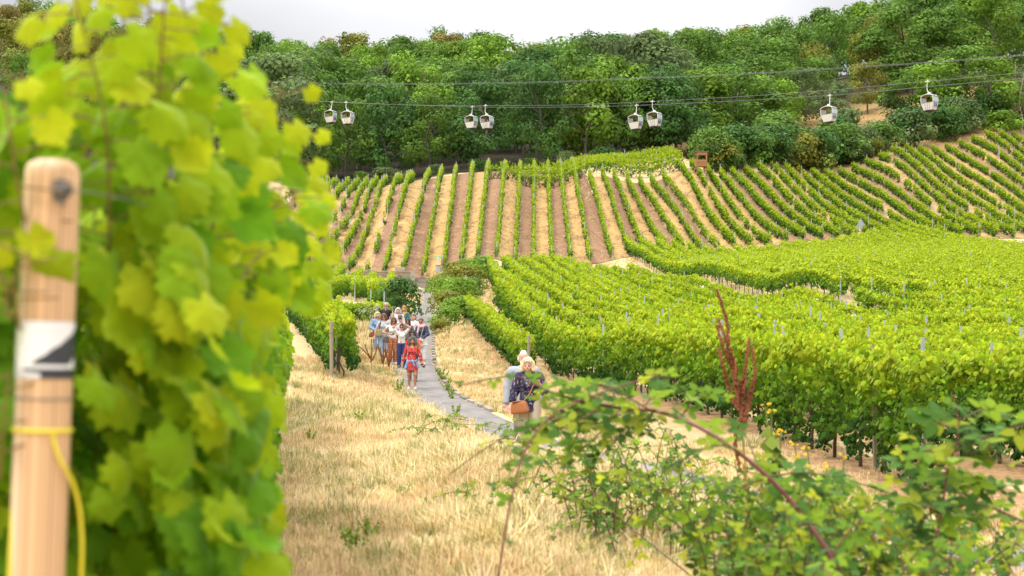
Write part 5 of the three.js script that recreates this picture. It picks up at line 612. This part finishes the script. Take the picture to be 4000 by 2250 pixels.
  { const post = leaves.filter(l => { const sx = 512 + l.p.x / l.d * F, sy = 300 - (l.p.y - EYE) / l.d * F; return !(l.d < 2.9 && sx > -5 && sx < 98 && sy > 130 && sy < 560) || (sx < 46 && sy > 225 && sy < 300 && R() < 0.6); }); leaves.length = 0; leaves.push(...post); }
  for (let k = 0; k < 260; k++) { const d = 2.95 + 0.9 * R(), p = at(-30 + 62 * R(), 90 + 500 * R(), d); leafAt(p, V((R() - 0.5) * 1.2, 0.3 + (R() - 0.3) * 0.8, 0.8), V((R() - 0.5), -0.8, (R() - 0.5) * 0.6), 0.08 + 0.05 * R(), tone(0.35 + 0.3 * R())); }
  leaves.forEach(l => { if (R() < 0.22) l.q.multiply(_q.setFromAxisAngle(V(0, 1, 0), 2.6 + R())); });
  leaves.sort((a, b) => a.d - b.d); const big = new Set(leaves.filter(l => l.d < 3.2 || (l.c !== 4 && l.d < 4.5)).slice(0, 296)); let cnt = 0;
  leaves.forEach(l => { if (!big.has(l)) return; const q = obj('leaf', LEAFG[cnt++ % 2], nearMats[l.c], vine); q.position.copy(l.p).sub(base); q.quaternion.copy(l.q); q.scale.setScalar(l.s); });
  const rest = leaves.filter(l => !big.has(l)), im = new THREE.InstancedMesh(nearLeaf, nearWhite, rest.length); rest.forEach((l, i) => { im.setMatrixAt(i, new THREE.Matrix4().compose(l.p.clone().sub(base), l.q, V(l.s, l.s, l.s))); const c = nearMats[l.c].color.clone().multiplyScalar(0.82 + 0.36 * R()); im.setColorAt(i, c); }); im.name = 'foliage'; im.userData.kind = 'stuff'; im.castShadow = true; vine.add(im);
}
{ // the pale round post with its band and string
  const top = at(53, 160, 2.78), b0 = at(34, 640, 2.74), dir = top.clone().sub(b0).normalize(), L = top.distanceTo(onG(b0.x, b0.z)) + 0.35, r = 0.0525, R = rng(3);
  const t = thing('wooden_post', 'pale round wooden post with a black and white band and yellow string', 'post', top.clone().addScaledVector(dir, -L)); t.quaternion.setFromUnitVectors(V(0, 1, 0), dir);
  const grain = texture(512, (u, v) => { const a = tiled(u, v * 0.5, 14, 51), s = tiled(u * 1, v * 0.03 + 0.2, 90, 52), b = tiled(u, v, 5, 53), kn = 0; const k1 = Math.hypot((u - 0.62) * 9, (v - 0.84) * 22), k2 = Math.hypot((u - 0.7) * 10, (v - 0.52) * 26), knot = Math.min(1, Math.min(k1, k2)), cr = Math.abs(u - 0.71 - 0.012 * Math.sin(v * 17)) < 0.003 && v > 0.3 ? 0.45 : 1; const f = (0.66 + 0.2 * a + 0.55 * (s - 0.5) + 0.12 * b) * (0.55 + 0.45 * knot) * cr; const w = step(0.4, 0.75, b); return [lerp(0.88, 0.72, w) * f, lerp(0.66, 0.46, w) * f, lerp(0.46, 0.26, w) * f]; });
  const prof = [[0.001, L], [r * 0.6, L - 0.001], [r * 0.86, L - 0.008], [r * 0.98, L - 0.022], [r, L - 0.06], [r * 1.01, L * 0.5], [r * 1.02, 0]].map(([x, y]) => new THREE.Vector2(x, y)).reverse(); const g = new THREE.LatheGeometry(prof, 28); obj('pole', g, new THREE.MeshStandardMaterial({ map: grain, roughness: 0.85 }), t);
  const bt = texture(256, (u, v) => { const x = u, y = v, e = Math.sin(x * 40) * 0.008; const diag = (x - 0.18) * 1.15 + e, dk = y < diag - 0.05 && y > diag - 0.55 && x > 0.3; const low = y < 0.14 + 0.04 * Math.sin(x * 9); if (low) return x < 0.55 ? [0.62, 0.62, 0.66] : [0.03, 0.035, 0.05]; if (y < 0.24 && y > 0.17 && x > 0.4) return [0.7, 0.72, 0.75]; return dk ? [0.035, 0.04, 0.055] : [0.74, 0.76, 0.8]; });
  bt.wrapS = bt.wrapT = THREE.ClampToEdgeWrapping; const yAt = py => L - (py - 160) / F * 2.78; const h = yAt(322) - yAt(378), band = new THREE.CylinderGeometry(r * 1.03, r * 1.03, h, 24, 1, true, -Math.PI / 2 - 0.1, Math.PI + 0.2); band.translate(0, yAt(350), 0); obj('band', band, new THREE.MeshStandardMaterial({ map: bt, roughness: 0.45, side: THREE.DoubleSide }), t);
  const yel = std(0.72, 0.62, 0.03, 0.6), ring = (y, rr, m, nm) => obj(nm, new THREE.TorusGeometry(r * 1.03, rr, 6, 24).rotateX(Math.PI / 2).translate(0, y, 0), m, t); ring(yAt(429), 0.0045, yel, 'string'); ring(yAt(398), 0.0016, M.wire, 'wire_tie');
  const str = (pts, rr = 0.004) => obj('string', tube(pts.map(([px, py, dd]) => t.worldToLocal(at(px, py, dd))), rr, rr, 16, 5), yel, t); t.updateMatrixWorld(true);
  str([[52, 430, 2.715], [56, 448, 2.715], [63, 465, 2.72], [70, 476, 2.74], [78, 500, 2.76], [82, 540, 2.76], [80, 600, 2.76]]); str([[17, 430, 2.76], [16, 470, 2.74], [12, 520, 2.72], [8, 600, 2.7]]);
  const clip = []; for (let k = 0; k < 9; k++) { const a = R() * 6, q = new THREE.TorusGeometry(0.011 + 0.006 * R(), 0.0018, 5, 12); q.rotateX(a); q.rotateY(R() * 6); q.translate(0.03 + 0.012 * R(), yAt(196) + (R() - 0.5) * 0.03, r * 0.9); clip.push(q); } obj('wire_clip', mergeGeometries(clip), std(0.16, 0.17, 0.19, 0.4, { metalness: 0.6 }), t); obj('wire', tube([V(0.035, yAt(194), r * 0.95), V(0.07, yAt(192), 0.02), V(0.1, yAt(191), -0.1), V(0.14, yAt(190), -0.3)], 0.0016, 0.0016, 12, 4), M.wire, t);
}
// ---------- brambles ----------
const bramLeaf = (() => { // three toothed leaflets on a short stalk
  const leaflet = (ox, oy, ang, s) => { const pos = [0, 0, 0], idx = [], n = 7; for (let i = 1; i <= n; i++) { const y = i / n, w = 0.31 * Math.pow(Math.sin(Math.pow(y, 0.75) * Math.PI * 0.985), 0.8) * (i % 2 ? 1.08 : 0.93); pos.push(-w, y - (i % 2 ? 0 : 0.03), 0.13 * w - 0.12 * y * y, 0, y, -0.05 * w - 0.12 * y * y, w, y - (i % 2 ? 0 : 0.03), 0.13 * w - 0.12 * y * y); } idx.push(0, 2, 1, 0, 3, 2); for (let i = 0; i < n - 1; i++) { const a = 1 + i * 3, b = a + 3; idx.push(a, a + 1, b, a + 1, b + 1, b, a + 1, a + 2, b + 1, a + 2, b + 2, b + 1); } const g = geo(pos, null, null, null, idx); g.scale(s, s, s); g.rotateZ(ang); g.translate(ox, oy, 0); return g; };
  const st = new THREE.CylinderGeometry(0.018, 0.024, 0.5, 4); st.translate(0, 0.25, 0); st.deleteAttribute('uv'); return mergeGeometries([st, leaflet(0, 0.5, 0, 1), leaflet(-0.06, 0.36, 1.4, 0.85), leaflet(0.06, 0.36, -1.4, 0.85)]);
})();
const bramMats = [[0.13, 0.25, 0.016], [0.22, 0.34, 0.016], [0.06, 0.15, 0.016], [0.42, 0.46, 0.016], [0.09, 0.2, 0.035], [0.27, 0.32, 0.02]].map(c => leafMat(...c, 0.4)), bramWhite = leafMat(1, 1, 1, 0.36);
const caneMats = [std(0.1, 0.035, 0.032, 0.6), std(0.16, 0.05, 0.05, 0.6), std(0.13, 0.09, 0.04, 0.7), std(0.2, 0.22, 0.05, 0.7)];
function bramble(label, basePt, canes, o = {}) {
  const R = rng(o.seed || 900), t = thing('bramble', label, 'bramble', basePt, 0), L = [];
  canes.forEach(c => {
    const cv = new THREE.CatmullRomCurve3(c.pts), len = cv.getLength(); obj('cane', tube(cv.getPoints(16).map(p => p.sub(basePt)), c.r0 ?? 0.006, c.r1 ?? 0.002, 22, 6), caneMats[c.m ?? Math.floor(R() * 3)], t);
    for (let s = (c.from ?? 0.12) * len, k = 0; s < len; s += (c.sp ?? 0.075) * (0.7 + 0.6 * R()), k++) { const u = s / len, p = cv.getPointAt(u), tg = cv.getTangentAt(u), a = k * 2.4 + R(), sd = V(Math.cos(a), 0.35 + R() * 0.4, Math.sin(a)).addScaledVector(tg, 0.5).normalize(); L.push({ p, tip: sd, n: V((R() - 0.5) * 0.9, 0.75, 0.35 + (R() - 0.5) * 0.9), s: (c.ls ?? 0.075) * (0.65 + 0.6 * R()) * (1 - 0.4 * u * u), c: u > 0.9 && R() < 0.6 ? 3 : [0, 0, 1, 1, 2, 4, 5, 2][Math.floor(R() * 8)] }); }
  });
  L.forEach(l => l.k = -l.p.z + (R() - 0.5)); L.sort((a, b) => a.k - b.k);
  L.slice(0, 290).forEach(l => { const q = obj('leaf', bramLeaf, bramMats[l.c], t); q.position.copy(l.p).sub(basePt); q.quaternion.copy(leafTurn(l.n, l.tip)); q.scale.setScalar(l.s); });
  const rest = L.slice(290); if (rest.length) { const im = new THREE.InstancedMesh(bramLeaf, bramWhite, rest.length); rest.forEach((l, i) => { im.setMatrixAt(i, new THREE.Matrix4().compose(l.p.clone().sub(basePt), leafTurn(l.n, l.tip), V(l.s, l.s, l.s))); im.setColorAt(i, bramMats[l.c].color.clone().multiplyScalar(0.8 + 0.4 * R())); }); im.name = 'foliage'; im.userData.kind = 'stuff'; im.castShadow = true; t.add(im); }
  return t;
}
const A = pts => pts.map(q => at(...q));
function arcs(seed, n, x0, x1, d0, d1, hgt, reach, o = {}) {          // canes that rise from the ground and bow over
  const R = rng(seed), out = []; for (let i = 0; i < n; i++) { const d = lerp(d0, d1, R()), x = lerp(x0, x1, R()), g = ground(x, -d), a = R() * 6.283, l = reach * (0.5 + R()), h = hgt * (0.55 + 0.6 * R()); out.push({ pts: [V(x, g - 0.05, -d), V(x + Math.cos(a) * l * 0.3, g + h * 0.75, -d + Math.sin(a) * l * 0.3), V(x + Math.cos(a) * l * 0.65, g + h, -d + Math.sin(a) * l * 0.65), V(x + Math.cos(a) * l, g + h * (0.45 + 0.5 * R()), -d + Math.sin(a) * l)], r0: 0.0055, r1: 0.002, ...o }); } return out;
}
bramble('bramble arching over the grass with long purple canes in front of the couple', G(800, 6.2), [
  { pts: A([[870, 640, 5.9], [836, 565, 5.9], [790, 500, 6], [742, 455, 6], [700, 428, 6.1], [660, 412, 6.2], [625, 409, 6.3]]), r0: 0.0145, r1: 0.0065, m: 1, sp: 0.085, ls: 0.085, from: 0.2 },
  { pts: A([[625, 409, 6.3], [585, 402, 6.4], [548, 391, 6.5], [519, 377, 6.6], [490, 379, 6.7], [458, 386, 6.8]]), r0: 0.007, r1: 0.002, m: 0, sp: 0.055, ls: 0.055 },
  { pts: A([[497, 585, 5.8], [510, 505, 5.9], [528, 445, 6], [556, 412, 6.1], [600, 393, 6.2], [640, 380, 6.3]]), r0: 0.005, r1: 0.0035, m: 1, sp: 0.13, ls: 0.07, from: 0.15 },
  { pts: A([[640, 380, 6.3], [668, 378, 6.4], [690, 400, 6.5]]), r0: 0.005, r1: 0.002, sp: 0.06, ls: 0.07 },
  { pts: A([[600, 400, 6.4], [560, 420, 6.6], [520, 430, 6.8], [480, 452, 7], [450, 474, 7]]), r0: 0.005, r1: 0.0025, m: 0, sp: 0.08, ls: 0.06 }, { pts: A([[590, 405, 6.4], [552, 430, 6.5], [520, 462, 6.6], [496, 490, 6.6]]), r0: 0.004, r1: 0.002, m: 2, sp: 0.06, ls: 0.06 },
  ...[[[650, 410], [600, 385], [570, 400]], [[630, 410], [590, 425], [545, 415]], [[620, 408], [610, 390], [580, 380]], [[640, 409], [615, 440], [590, 470]], [[600, 402], [575, 440], [560, 480]], [[655, 410], [640, 430], [600, 440]], [[600, 400], [560, 385], [530, 400]], [[575, 405], [540, 425], [510, 445]], [[645, 405], [660, 390], [690, 395]], [[680, 418], [700, 395], [730, 400]], [[725, 445], [700, 450], [670, 470]], [[760, 470], [740, 430], [700, 420]], [[640, 410], [570, 415], [535, 425]], [[610, 405], [560, 400], [540, 392]], [[620, 410], [580, 450], [530, 465]], [[600, 410], [540, 440], [500, 470]]].map((p, i) => ({ pts: A(p.map(([x, y], k) => [x, y, 6.2 + (i % 5) * 0.14 + k * 0.15])), r0: 0.004, r1: 0.0018, sp: 0.042, ls: 0.072, from: 0.1 })),
], { seed: 901 });
bramble('low bramble thicket in the dry grass behind the arching canes', G(600, 10), [...arcs(31, 44, 0.35, 1.3, 9.2, 10.8, 0.8, 0.55, { sp: 0.05, ls: 0.055 }), { pts: A([[622, 528, 8.4], [641, 505, 8.3], [677, 486, 8.2], [711, 481, 8.2]]), r0: 0.005, r1: 0.002, m: 2, sp: 0.15 }, { pts: A([[690, 575, 8], [640, 535, 8.2], [570, 470, 8.4], [555, 440, 8.5]]), r0: 0.005, r1: 0.002, m: 2, sp: 0.15, ls: 0.06 }], { seed: 902 });
bramble('leafy upright bramble at the edge in front of the long vine row', G(960, 6), [
  { pts: A([[915, 600, 5.9], [938, 530, 5.9], [948, 470, 5.9], [959, 430, 5.9], [952, 392, 5.9]]), r0: 0.007, r1: 0.003, m: 1, sp: 0.04, ls: 0.085 }, { pts: A([[1060, 410, 5.6], [1020, 425, 5.7], [990, 436, 5.8], [960, 440, 5.9]]), r0: 0.005, r1: 0.003, m: 1, sp: 0.05, ls: 0.08 }, { pts: A([[742, 486, 6.4], [780, 475, 6.4], [810, 473, 6.3], [848, 480, 6.2], [880, 490, 6.1], [922, 503, 6], [955, 512, 6]]), r0: 0.005, r1: 0.003, m: 2, sp: 0.05, ls: 0.075 }, { pts: A([[1040, 530, 5.8], [980, 505, 5.9], [930, 515, 6], [890, 540, 6]]), r0: 0.005, r1: 0.002, sp: 0.05 },
  ...[[[950, 470], [915, 460], [895, 480]], [[950, 450], [985, 445], [1010, 470]], [[955, 430], [930, 420], [910, 435]], [[945, 490], [985, 480], [1005, 500]], [[940, 510], [900, 500], [880, 520]], [[958, 420], [985, 410], [1005, 420]], [[948, 470], [920, 490], [905, 520]], [[945, 480], [965, 500], [990, 530]], [[950, 460], [930, 450], [900, 455]], [[955, 440], [980, 460], [1000, 450]], [[940, 500], [920, 530], [930, 560]], [[950, 480], [975, 490], [1015, 485]]].map((p, i) => ({ pts: A(p.map(([x, y], k) => [x, y, 5.8 + (i % 4) * 0.12 + k * 0.08])), r0: 0.004, r1: 0.0018, sp: 0.036, ls: 0.085, from: 0.1 })), ...arcs(33, 14, 1.7, 2.2, 6.0, 7.0, 0.8, 0.5, { sp: 0.05, ls: 0.066 }),
], { seed: 903 });
bramble('dense low bramble spreading along the lower edge by the path corner', G(830, 6.6), [...arcs(34, 74, 0.95, 1.55, 5.4, 7.2, 0.78, 0.5, { sp: 0.045, ls: 0.062 })], { seed: 904 });
bramble('bramble with yellow young shoots low beneath the rusty dock plume', G(740, 7.2), [...arcs(35, 40, 1.55, 2.4, 6.9, 8.4, 0.7, 0.7, { sp: 0.05, ls: 0.06 }), { pts: A([[770, 560, 6], [790, 530, 6], [815, 500, 6]]), r0: 0.004, m: 3, sp: 0.04 }], { seed: 905 });
bramble('small bramble trailing over the dry grass beside the path bend', G(430, 21), [...arcs(36, 16, -1.8, -0.4, 22, 23.6, 0.38, 0.9, { sp: 0.08, ls: 0.06 })], { seed: 906 });
bramble('wilted bramble tangle lying in the straw before the couple', G(470, 11.5), [...arcs(37, 7, -0.5, 0.25, 11, 12, 0.3, 0.6, { sp: 0.08, ls: 0.055 })], { seed: 907 });
// ---------- dock, ragwort, thistles, weeds ----------
const seedBlob = new THREE.IcosahedronGeometry(1, 0), DOCK = std(0.23, 0.075, 0.03, 0.9), DOCKSTEM = std(0.42, 0.17, 0.06, 0.8);
function dock(label, spikes, stem, sz, seed, group) {
  const R = rng(seed), base = stem[0].clone(), t = thing('dock_plant', label, 'dock plant', base, 0, group); obj('stem', tube(stem.map(p => p.clone().sub(base)), sz * 0.75, sz * 0.4, 16, 6), DOCKSTEM, t);
  spikes.forEach(pts => { const c = new THREE.CatmullRomCurve3(pts), L = c.getLength(), gs = [tube(c.getPoints(6).map(p => p.sub(base)), sz * 0.3, sz * 0.15, 8, 4).toNonIndexed()]; for (let s = 0; s < L; s += sz * 0.75) { const t_ = s / L, p = c.getPointAt(t_).sub(base), w = sz * (1.5 - 0.9 * t_) * (0.5 + fbm(s / sz * 0.13, seed, 3)); for (let k = 0; k < 3; k++) { const g = seedBlob.clone(), q = sz * (0.45 + 0.5 * R()); g.scale(q, q * 1.2, q); g.translate(p.x + (R() - 0.5) * w * 1.6, p.y + (R() - 0.5) * sz, p.z + (R() - 0.5) * w * 1.6); gs.push(g); } } gs.forEach(g => { for (const n of ['uv']) if (g.attributes[n]) g.deleteAttribute(n); }); obj('seed_spike', mergeGeometries(gs), DOCK, t); });
  return t;
}
{
  const d = 8.6, q = l => l.map(([x, y], i) => at(x, y, d + (i % 2) * 0.04)), g = G(745, d);
  dock('tall rusty red dock plume rising before the long vine row', [[[738, 402], [735, 370], [729, 345], [727, 322], [717, 290]], [[736, 385], [731, 355], [724, 335], [718, 318]], [[737, 398], [733, 370], [722, 344], [717, 326]], [[737, 410], [728, 385], [722, 362], [719, 350]], [[741, 420], [741, 390], [746, 365], [749, 338]], [[745, 428], [748, 400], [755, 375], [752, 346]], [[744, 430], [742, 405], [745, 385], [748, 378]], [[738, 425], [735, 440], [740, 470]], [[744, 420], [750, 400], [753, 380]]].map(q), [g, ...q([[747, 500], [744, 450], [741, 420], [738, 395], [735, 360]])], 0.01, 71);
  const D = 49.5; [[383, 372, 0], [389, 374, 1], [371, 371, 2]].forEach(([x, y, k]) => { const b = G(x, D - k * 0.6); b.y -= 0.05; const e = (dx, h, dz = 0) => b.clone().add(V(dx, h, dz)); dock(['rust brown dock plant standing before the striped shirt, densest of three', 'rust brown dock plant standing before the checked trousers', 'thin leaning rust brown dock plant at the edge of the group'][k], [[e(0, 0.45), e(0.03, 0.8), e(0.02, 1.18)], [e(0, 0.5), e(-0.14, 0.8), e(-0.2, 1.0)], [e(0, 0.4), e(0.15, 0.7), e(0.2, 0.95)], ...(k === 2 ? [[e(0, 0.5), e(-0.3, 0.85), e(-0.55, 1.0)]] : [[e(0, 0.3), e(-0.08, 0.6), e(-0.1, 0.9)], [e(0, 0.3), e(0.08, 0.65), e(0.1, 1.05)]])], [b, e(0.02, 0.3), e(0, 0.8)], 0.017, 80 + k); });
}
const weedLeaf = leafTiny, GREENW = leafMat(0.24, 0.33, 0.05, 0.4), YEL = std(0.78, 0.52, 0.01, 0.8), PALE = std(0.45, 0.42, 0.42, 0.9);
function weed(name, label, cat, p, h, o) {                            // stalks with narrow leaves and small flower heads
  const R = rng(o.seed), t = thing(name, label, cat, p, 0, o.group), st = [], lf = [], fl = [];
  for (let k = 0; k < o.stalks; k++) { const a = R() * 6.28, l = o.spread * R(), hh = h * (0.7 + 0.35 * R()), e = V(Math.cos(a) * l, hh, Math.sin(a) * l); st.push(tube([V(e.x * 0.2, -0.04, e.z * 0.2), V(e.x * 0.5, hh * 0.5, e.z * 0.5), e], h * 0.007, h * 0.004, 5, 4)); for (let i = 0; i < o.leaves; i++) { const u = 0.1 + 0.8 * R(), q = V(e.x * u, hh * u, e.z * u), b = R() * 6.28; lf.push([q, leafTurn(V(Math.cos(b), 0.8, Math.sin(b)), V(Math.cos(b), 0.1, Math.sin(b))), h * o.leaf * (0.6 + 0.6 * R()), [1, 1, 1].map(() => 0.8 + 0.4 * R())]); } if (o.heads) for (let i = 0; i < o.heads; i++) { const g = seedBlob.clone(), r = o.head * (0.6 + 0.6 * R()); g.scale(r, r * 0.7, r); g.translate(e.x + (R() - 0.5) * o.hs, e.y + (R() - 0.3) * o.hs * 0.6, e.z + (R() - 0.5) * o.hs); fl.push(g); } }
  obj('stalk', mergeGeometries(st), o.stem || GREENW, t, 'stuff'); obj('foliage', bake(lf, leafTiny), o.green || GREENW, t, 'stuff'); if (fl.length) obj('flower_heads', mergeGeometries(fl), o.petal, t, 'stuff'); return t;
}
{
  [[775, 8.8, 1.15], [800, 8.4, 1.0], [826, 8.9, 1.1], [760, 9.2, 0.9]].forEach(([px, d, h], k) => weed('ragwort', `yellow flowering ragwort before the long vine row, ${ord(k + 1)} from the dock plume`, 'wildflower', G(px, d), h, { seed: 610 + k, stalks: 4, spread: 0.22, leaves: 26, leaf: 0.11, heads: 4, head: 0.011, hs: 0.06, petal: YEL }));
  const TH = 'pale thistles beside the upper path'; [[376, 70, 1.2], [388, 72, 1.1], [398, 68, 1.1], [381, 66, 0.9], [368, 68, 1.0], [393, 64, 1.2], [460, 112, 1.5], [472, 116, 1.6], [452, 106, 1.4], [480, 120, 1.5], [440, 78, 1.0], [466, 104, 1.5]].forEach(([px, d, h], k) => weed('thistle', `pale fluffy thistle clump beside the upper path, ${ord(k + 1)} of twelve, ${px < 420 ? 'behind the group' : 'on the bank'}`, 'thistle', G(px, d), h, { seed: 630 + k, group: TH, stalks: 9, spread: 0.55, leaves: 14, leaf: 0.12, heads: 6, head: 0.032, hs: 0.24, petal: PALE }));
  const BK = 'shrubs of the bank across the upper path'; [[448, 84, 1.7, 3], [458, 90, 2.1, 2], [447, 100, 1.9, 2], [462, 108, 2.5, 3], [473, 118, 2.5, 2], [450, 122, 2.2, 2], [472, 98, 1.6, 1], [443, 114, 2.0, 3], [482, 126, 2.2, 1], [447, 75, 1.3, 2], [441, 70, 0.9, 3], [456, 80, 1.5, 2], [443, 132, 2.2, 2], [458, 134, 2.6, 3]].forEach(([px, d, h, tone], k) => tree('bush', `${TREE_TONES[tone][0]} bush on the bank across the upper path, ${ord(k + 1)} of fourteen uphill`, BK, 'bush', G(px, d), h, 1.05, BUSH[k % 3], tone, null, 0, rng(700 + k)));
  [[447, 45, 0.5], [444, 48.5, 0.55], [452, 42, 0.45], [398, 43, 0.5], [360, 27, 0.3], [310, 22, 0.25], [402, 14, 0.18], [338, 11.5, 0.2], [372, 10.6, 0.2], [425, 12.5, 0.16], [395, 17, 0.2], [328, 14.5, 0.16], [455, 35.5, 0.4], [520, 26, 0.6], [925, 12.5, 0.5], [1000, 11, 0.5], [352, 9.4, 0.25], [520, 13, 0.3]].forEach(([px, d, h], k) => weed('green_weed', `small green weed in dry grass, ${ord(k + 1)} of eighteen, ${px > 900 ? 'at the path corner' : d > 35 ? 'near the group' : d > 20 ? 'midway down the strip' : 'on the near strip'}`, 'weed', G(px, d), h, { seed: 650 + k, stalks: 6, spread: h * 0.7, leaves: 16, leaf: 0.2, group: 'green weeds in the dry grass' }));
}
// ---------- dry grass ----------
function tuft(seed, n, h, flat) { const R = rng(seed), pos = [], colr = [], idx = []; for (let i = 0; i < n; i++) { const a = R() * 6.283, b = R() * 6.283, r = R() * 0.1, hh = h * (0.5 + 0.7 * R()), lean = flat ? 0.75 + 0.25 * R() : 0.12 + 0.5 * R() * R(), w = 0.0016 + 0.0018 * R(), x = Math.cos(b) * r, z = Math.sin(b) * r, dx = Math.cos(a) * hh * lean, dz = Math.sin(a) * hh * lean, hy = hh * Math.sqrt(Math.max(0.02, 1 - lean * lean)), sx = -Math.sin(a) * w, sz = Math.cos(a) * w, k = 0.72 + 0.5 * R(), c = [k, k * (0.93 + 0.1 * R()), k * (0.8 + 0.3 * R())], o = pos.length / 3; pos.push(x - sx, 0, z - sz, x + sx, 0, z + sz, x + dx * 0.4 - sx, hy * 0.6, z + dz * 0.4 - sz, x + dx * 0.4 + sx, hy * 0.6, z + dz * 0.4 + sz, x + dx, hy, z + dz); for (let q = 0; q < 5; q++) colr.push(...c); idx.push(o, o + 1, o + 3, o, o + 3, o + 2, o + 2, o + 3, o + 4); } const g = geo(pos, null, colr, null, idx), nn = g.attributes.normal; for (let i = 0; i < nn.count; i++) { const v = V(nn.getX(i), nn.getY(i), nn.getZ(i)); if (v.y < 0) v.negate(); v.lerp(V(0, 1, 0), 0.85).normalize(); nn.setXYZ(i, v.x, v.y, v.z); } return g; }
{
  const px_path = d => { let b = 512, e = 1e9; for (const p of pathPts) { const q = Math.abs(-p.z - d); if (q < e) { e = q; b = p.x / d * F + 512; } } return b; };
  const R = rng(4242), kinds = { dry_grass: [tuft(1, 46, 0.22, false), []], straw: [tuft(2, 46, 0.28, true), []], green_grass: [tuft(3, 30, 0.22, false), []] }, mat = new THREE.MeshPhysicalMaterial({ color: 0xffffff, vertexColors: true, roughness: 0.95, specularIntensity: 0.3, transmission: 0.3, thickness: 0, side: THREE.DoubleSide });
  const sow = (n, d0, d1, lo, hi, o = {}) => {
    for (let i = 0; i < n; i++) {
      const d = Math.sqrt(lerp(d0 * d0, d1 * d1, R())), px = lerp(lo, hi, R()), x = (px - 512) / F * d, z = -d, pd = pathDist(x, z); if (pd < (d > 26 && x > (px_path(d) - 512) / F * d ? 1.05 : 0.62) + (R() - 0.5) * 0.4) continue;
      if (d < 24 && x < -1.15 - 0.153 * (d - 2.8) && R() < 0.8) continue; const inRows = x > fieldX(0, d) - 0.7 && d < 84 && d > 17; if (inRows && R() < 0.9) continue;
      const n1 = fbm(x * 0.45, d * 0.45, 12, 3), n2 = fbm(x * 1.3 + 9, d * 1.3, 3, 3), green = o.green ?? (n1 > 0.53 ? 0.55 : 0.16) * (d > 18 ? 1.2 : 0.8), k = R() < green ? 'green_grass' : R() < (d < 20 ? 0.5 : 0.3) + (n2 - 0.5) ? 'straw' : 'dry_grass', s = (o.s ?? 1) * 0.88 * (0.55 + 0.8 * R()) * (0.35 + 1.25 * n2 * n1 * 1.5) * clamp(Math.pow(d / 16, 0.25), 0.9, 1.5);
      const c = k === 'green_grass' ? mixc([0.24, 0.27, 0.07], [0.42, 0.36, 0.12], R()) : mixc(mixc([0.8, 0.6, 0.26], [0.9, 0.78, 0.48], R()), [0.7, 0.49, 0.24], step(0.44, 0.66, fbm(x * 0.7 + 4, d * 0.7, 21, 3)) * 0.7);
      kinds[k][1].push([new THREE.Matrix4().compose(V(x, ground(x, z) - 0.015, z), _q.setFromAxisAngle(V(0, 1, 0), R() * 6.283), V(s * 1.15, s * (0.45 + 0.5 * R()), s * 1.15)), c]);
    }
  };
  sow(13000, 5.5, 12, 180, 1024); sow(19000, 11, 26, 230, 900); sow(14000, 24, 50, 280, 640); sow(5500, 46, 80, 330, 520, { s: 1.1, green: 0.35 }); sow(3500, 75, 145, 420, 500, { s: 1.5, green: 0.5 }); sow(1500, 75, 150, 395, 425, { s: 1.2, green: 0.3 }); sow(2400, 52, 68, 345, 386, { s: 2, green: 0.5 }); sow(3500, 12, 19, 420, 640, { s: 1.15 }); sow(1600, 8, 16, 880, 1060, { s: 1.1 }); sow(160, 6.5, 13, 480, 800, { s: 1.6, green: 0.1 }); sow(3200, 149, 186, 300, 670, { s: 1.3, green: 0.12 }); sow(2600, 70, 165, 560, 900, { s: 1.3, green: 0.45 }); sow(1500, 170, 262, 670, 1040, { s: 1.6, green: 0.12 });
  for (const [n, [g, l]] of Object.entries(kinds)) { const im = new THREE.InstancedMesh(g, mat, l.length); l.forEach(([m, c], i) => { im.setMatrixAt(i, m); im.setColorAt(i, new THREE.Color().setRGB(...c)); }); im.name = n; im.userData.kind = 'stuff'; im.userData.label = { dry_grass: 'standing dry straw coloured grass of the strip beside the path', straw: 'flattened pale straw matted over the ground', green_grass: 'patches of greener grass among the straw' }[n]; im.castShadow = im.receiveShadow = true; scene.add(im); }
}
renderer.render(scene, camera);
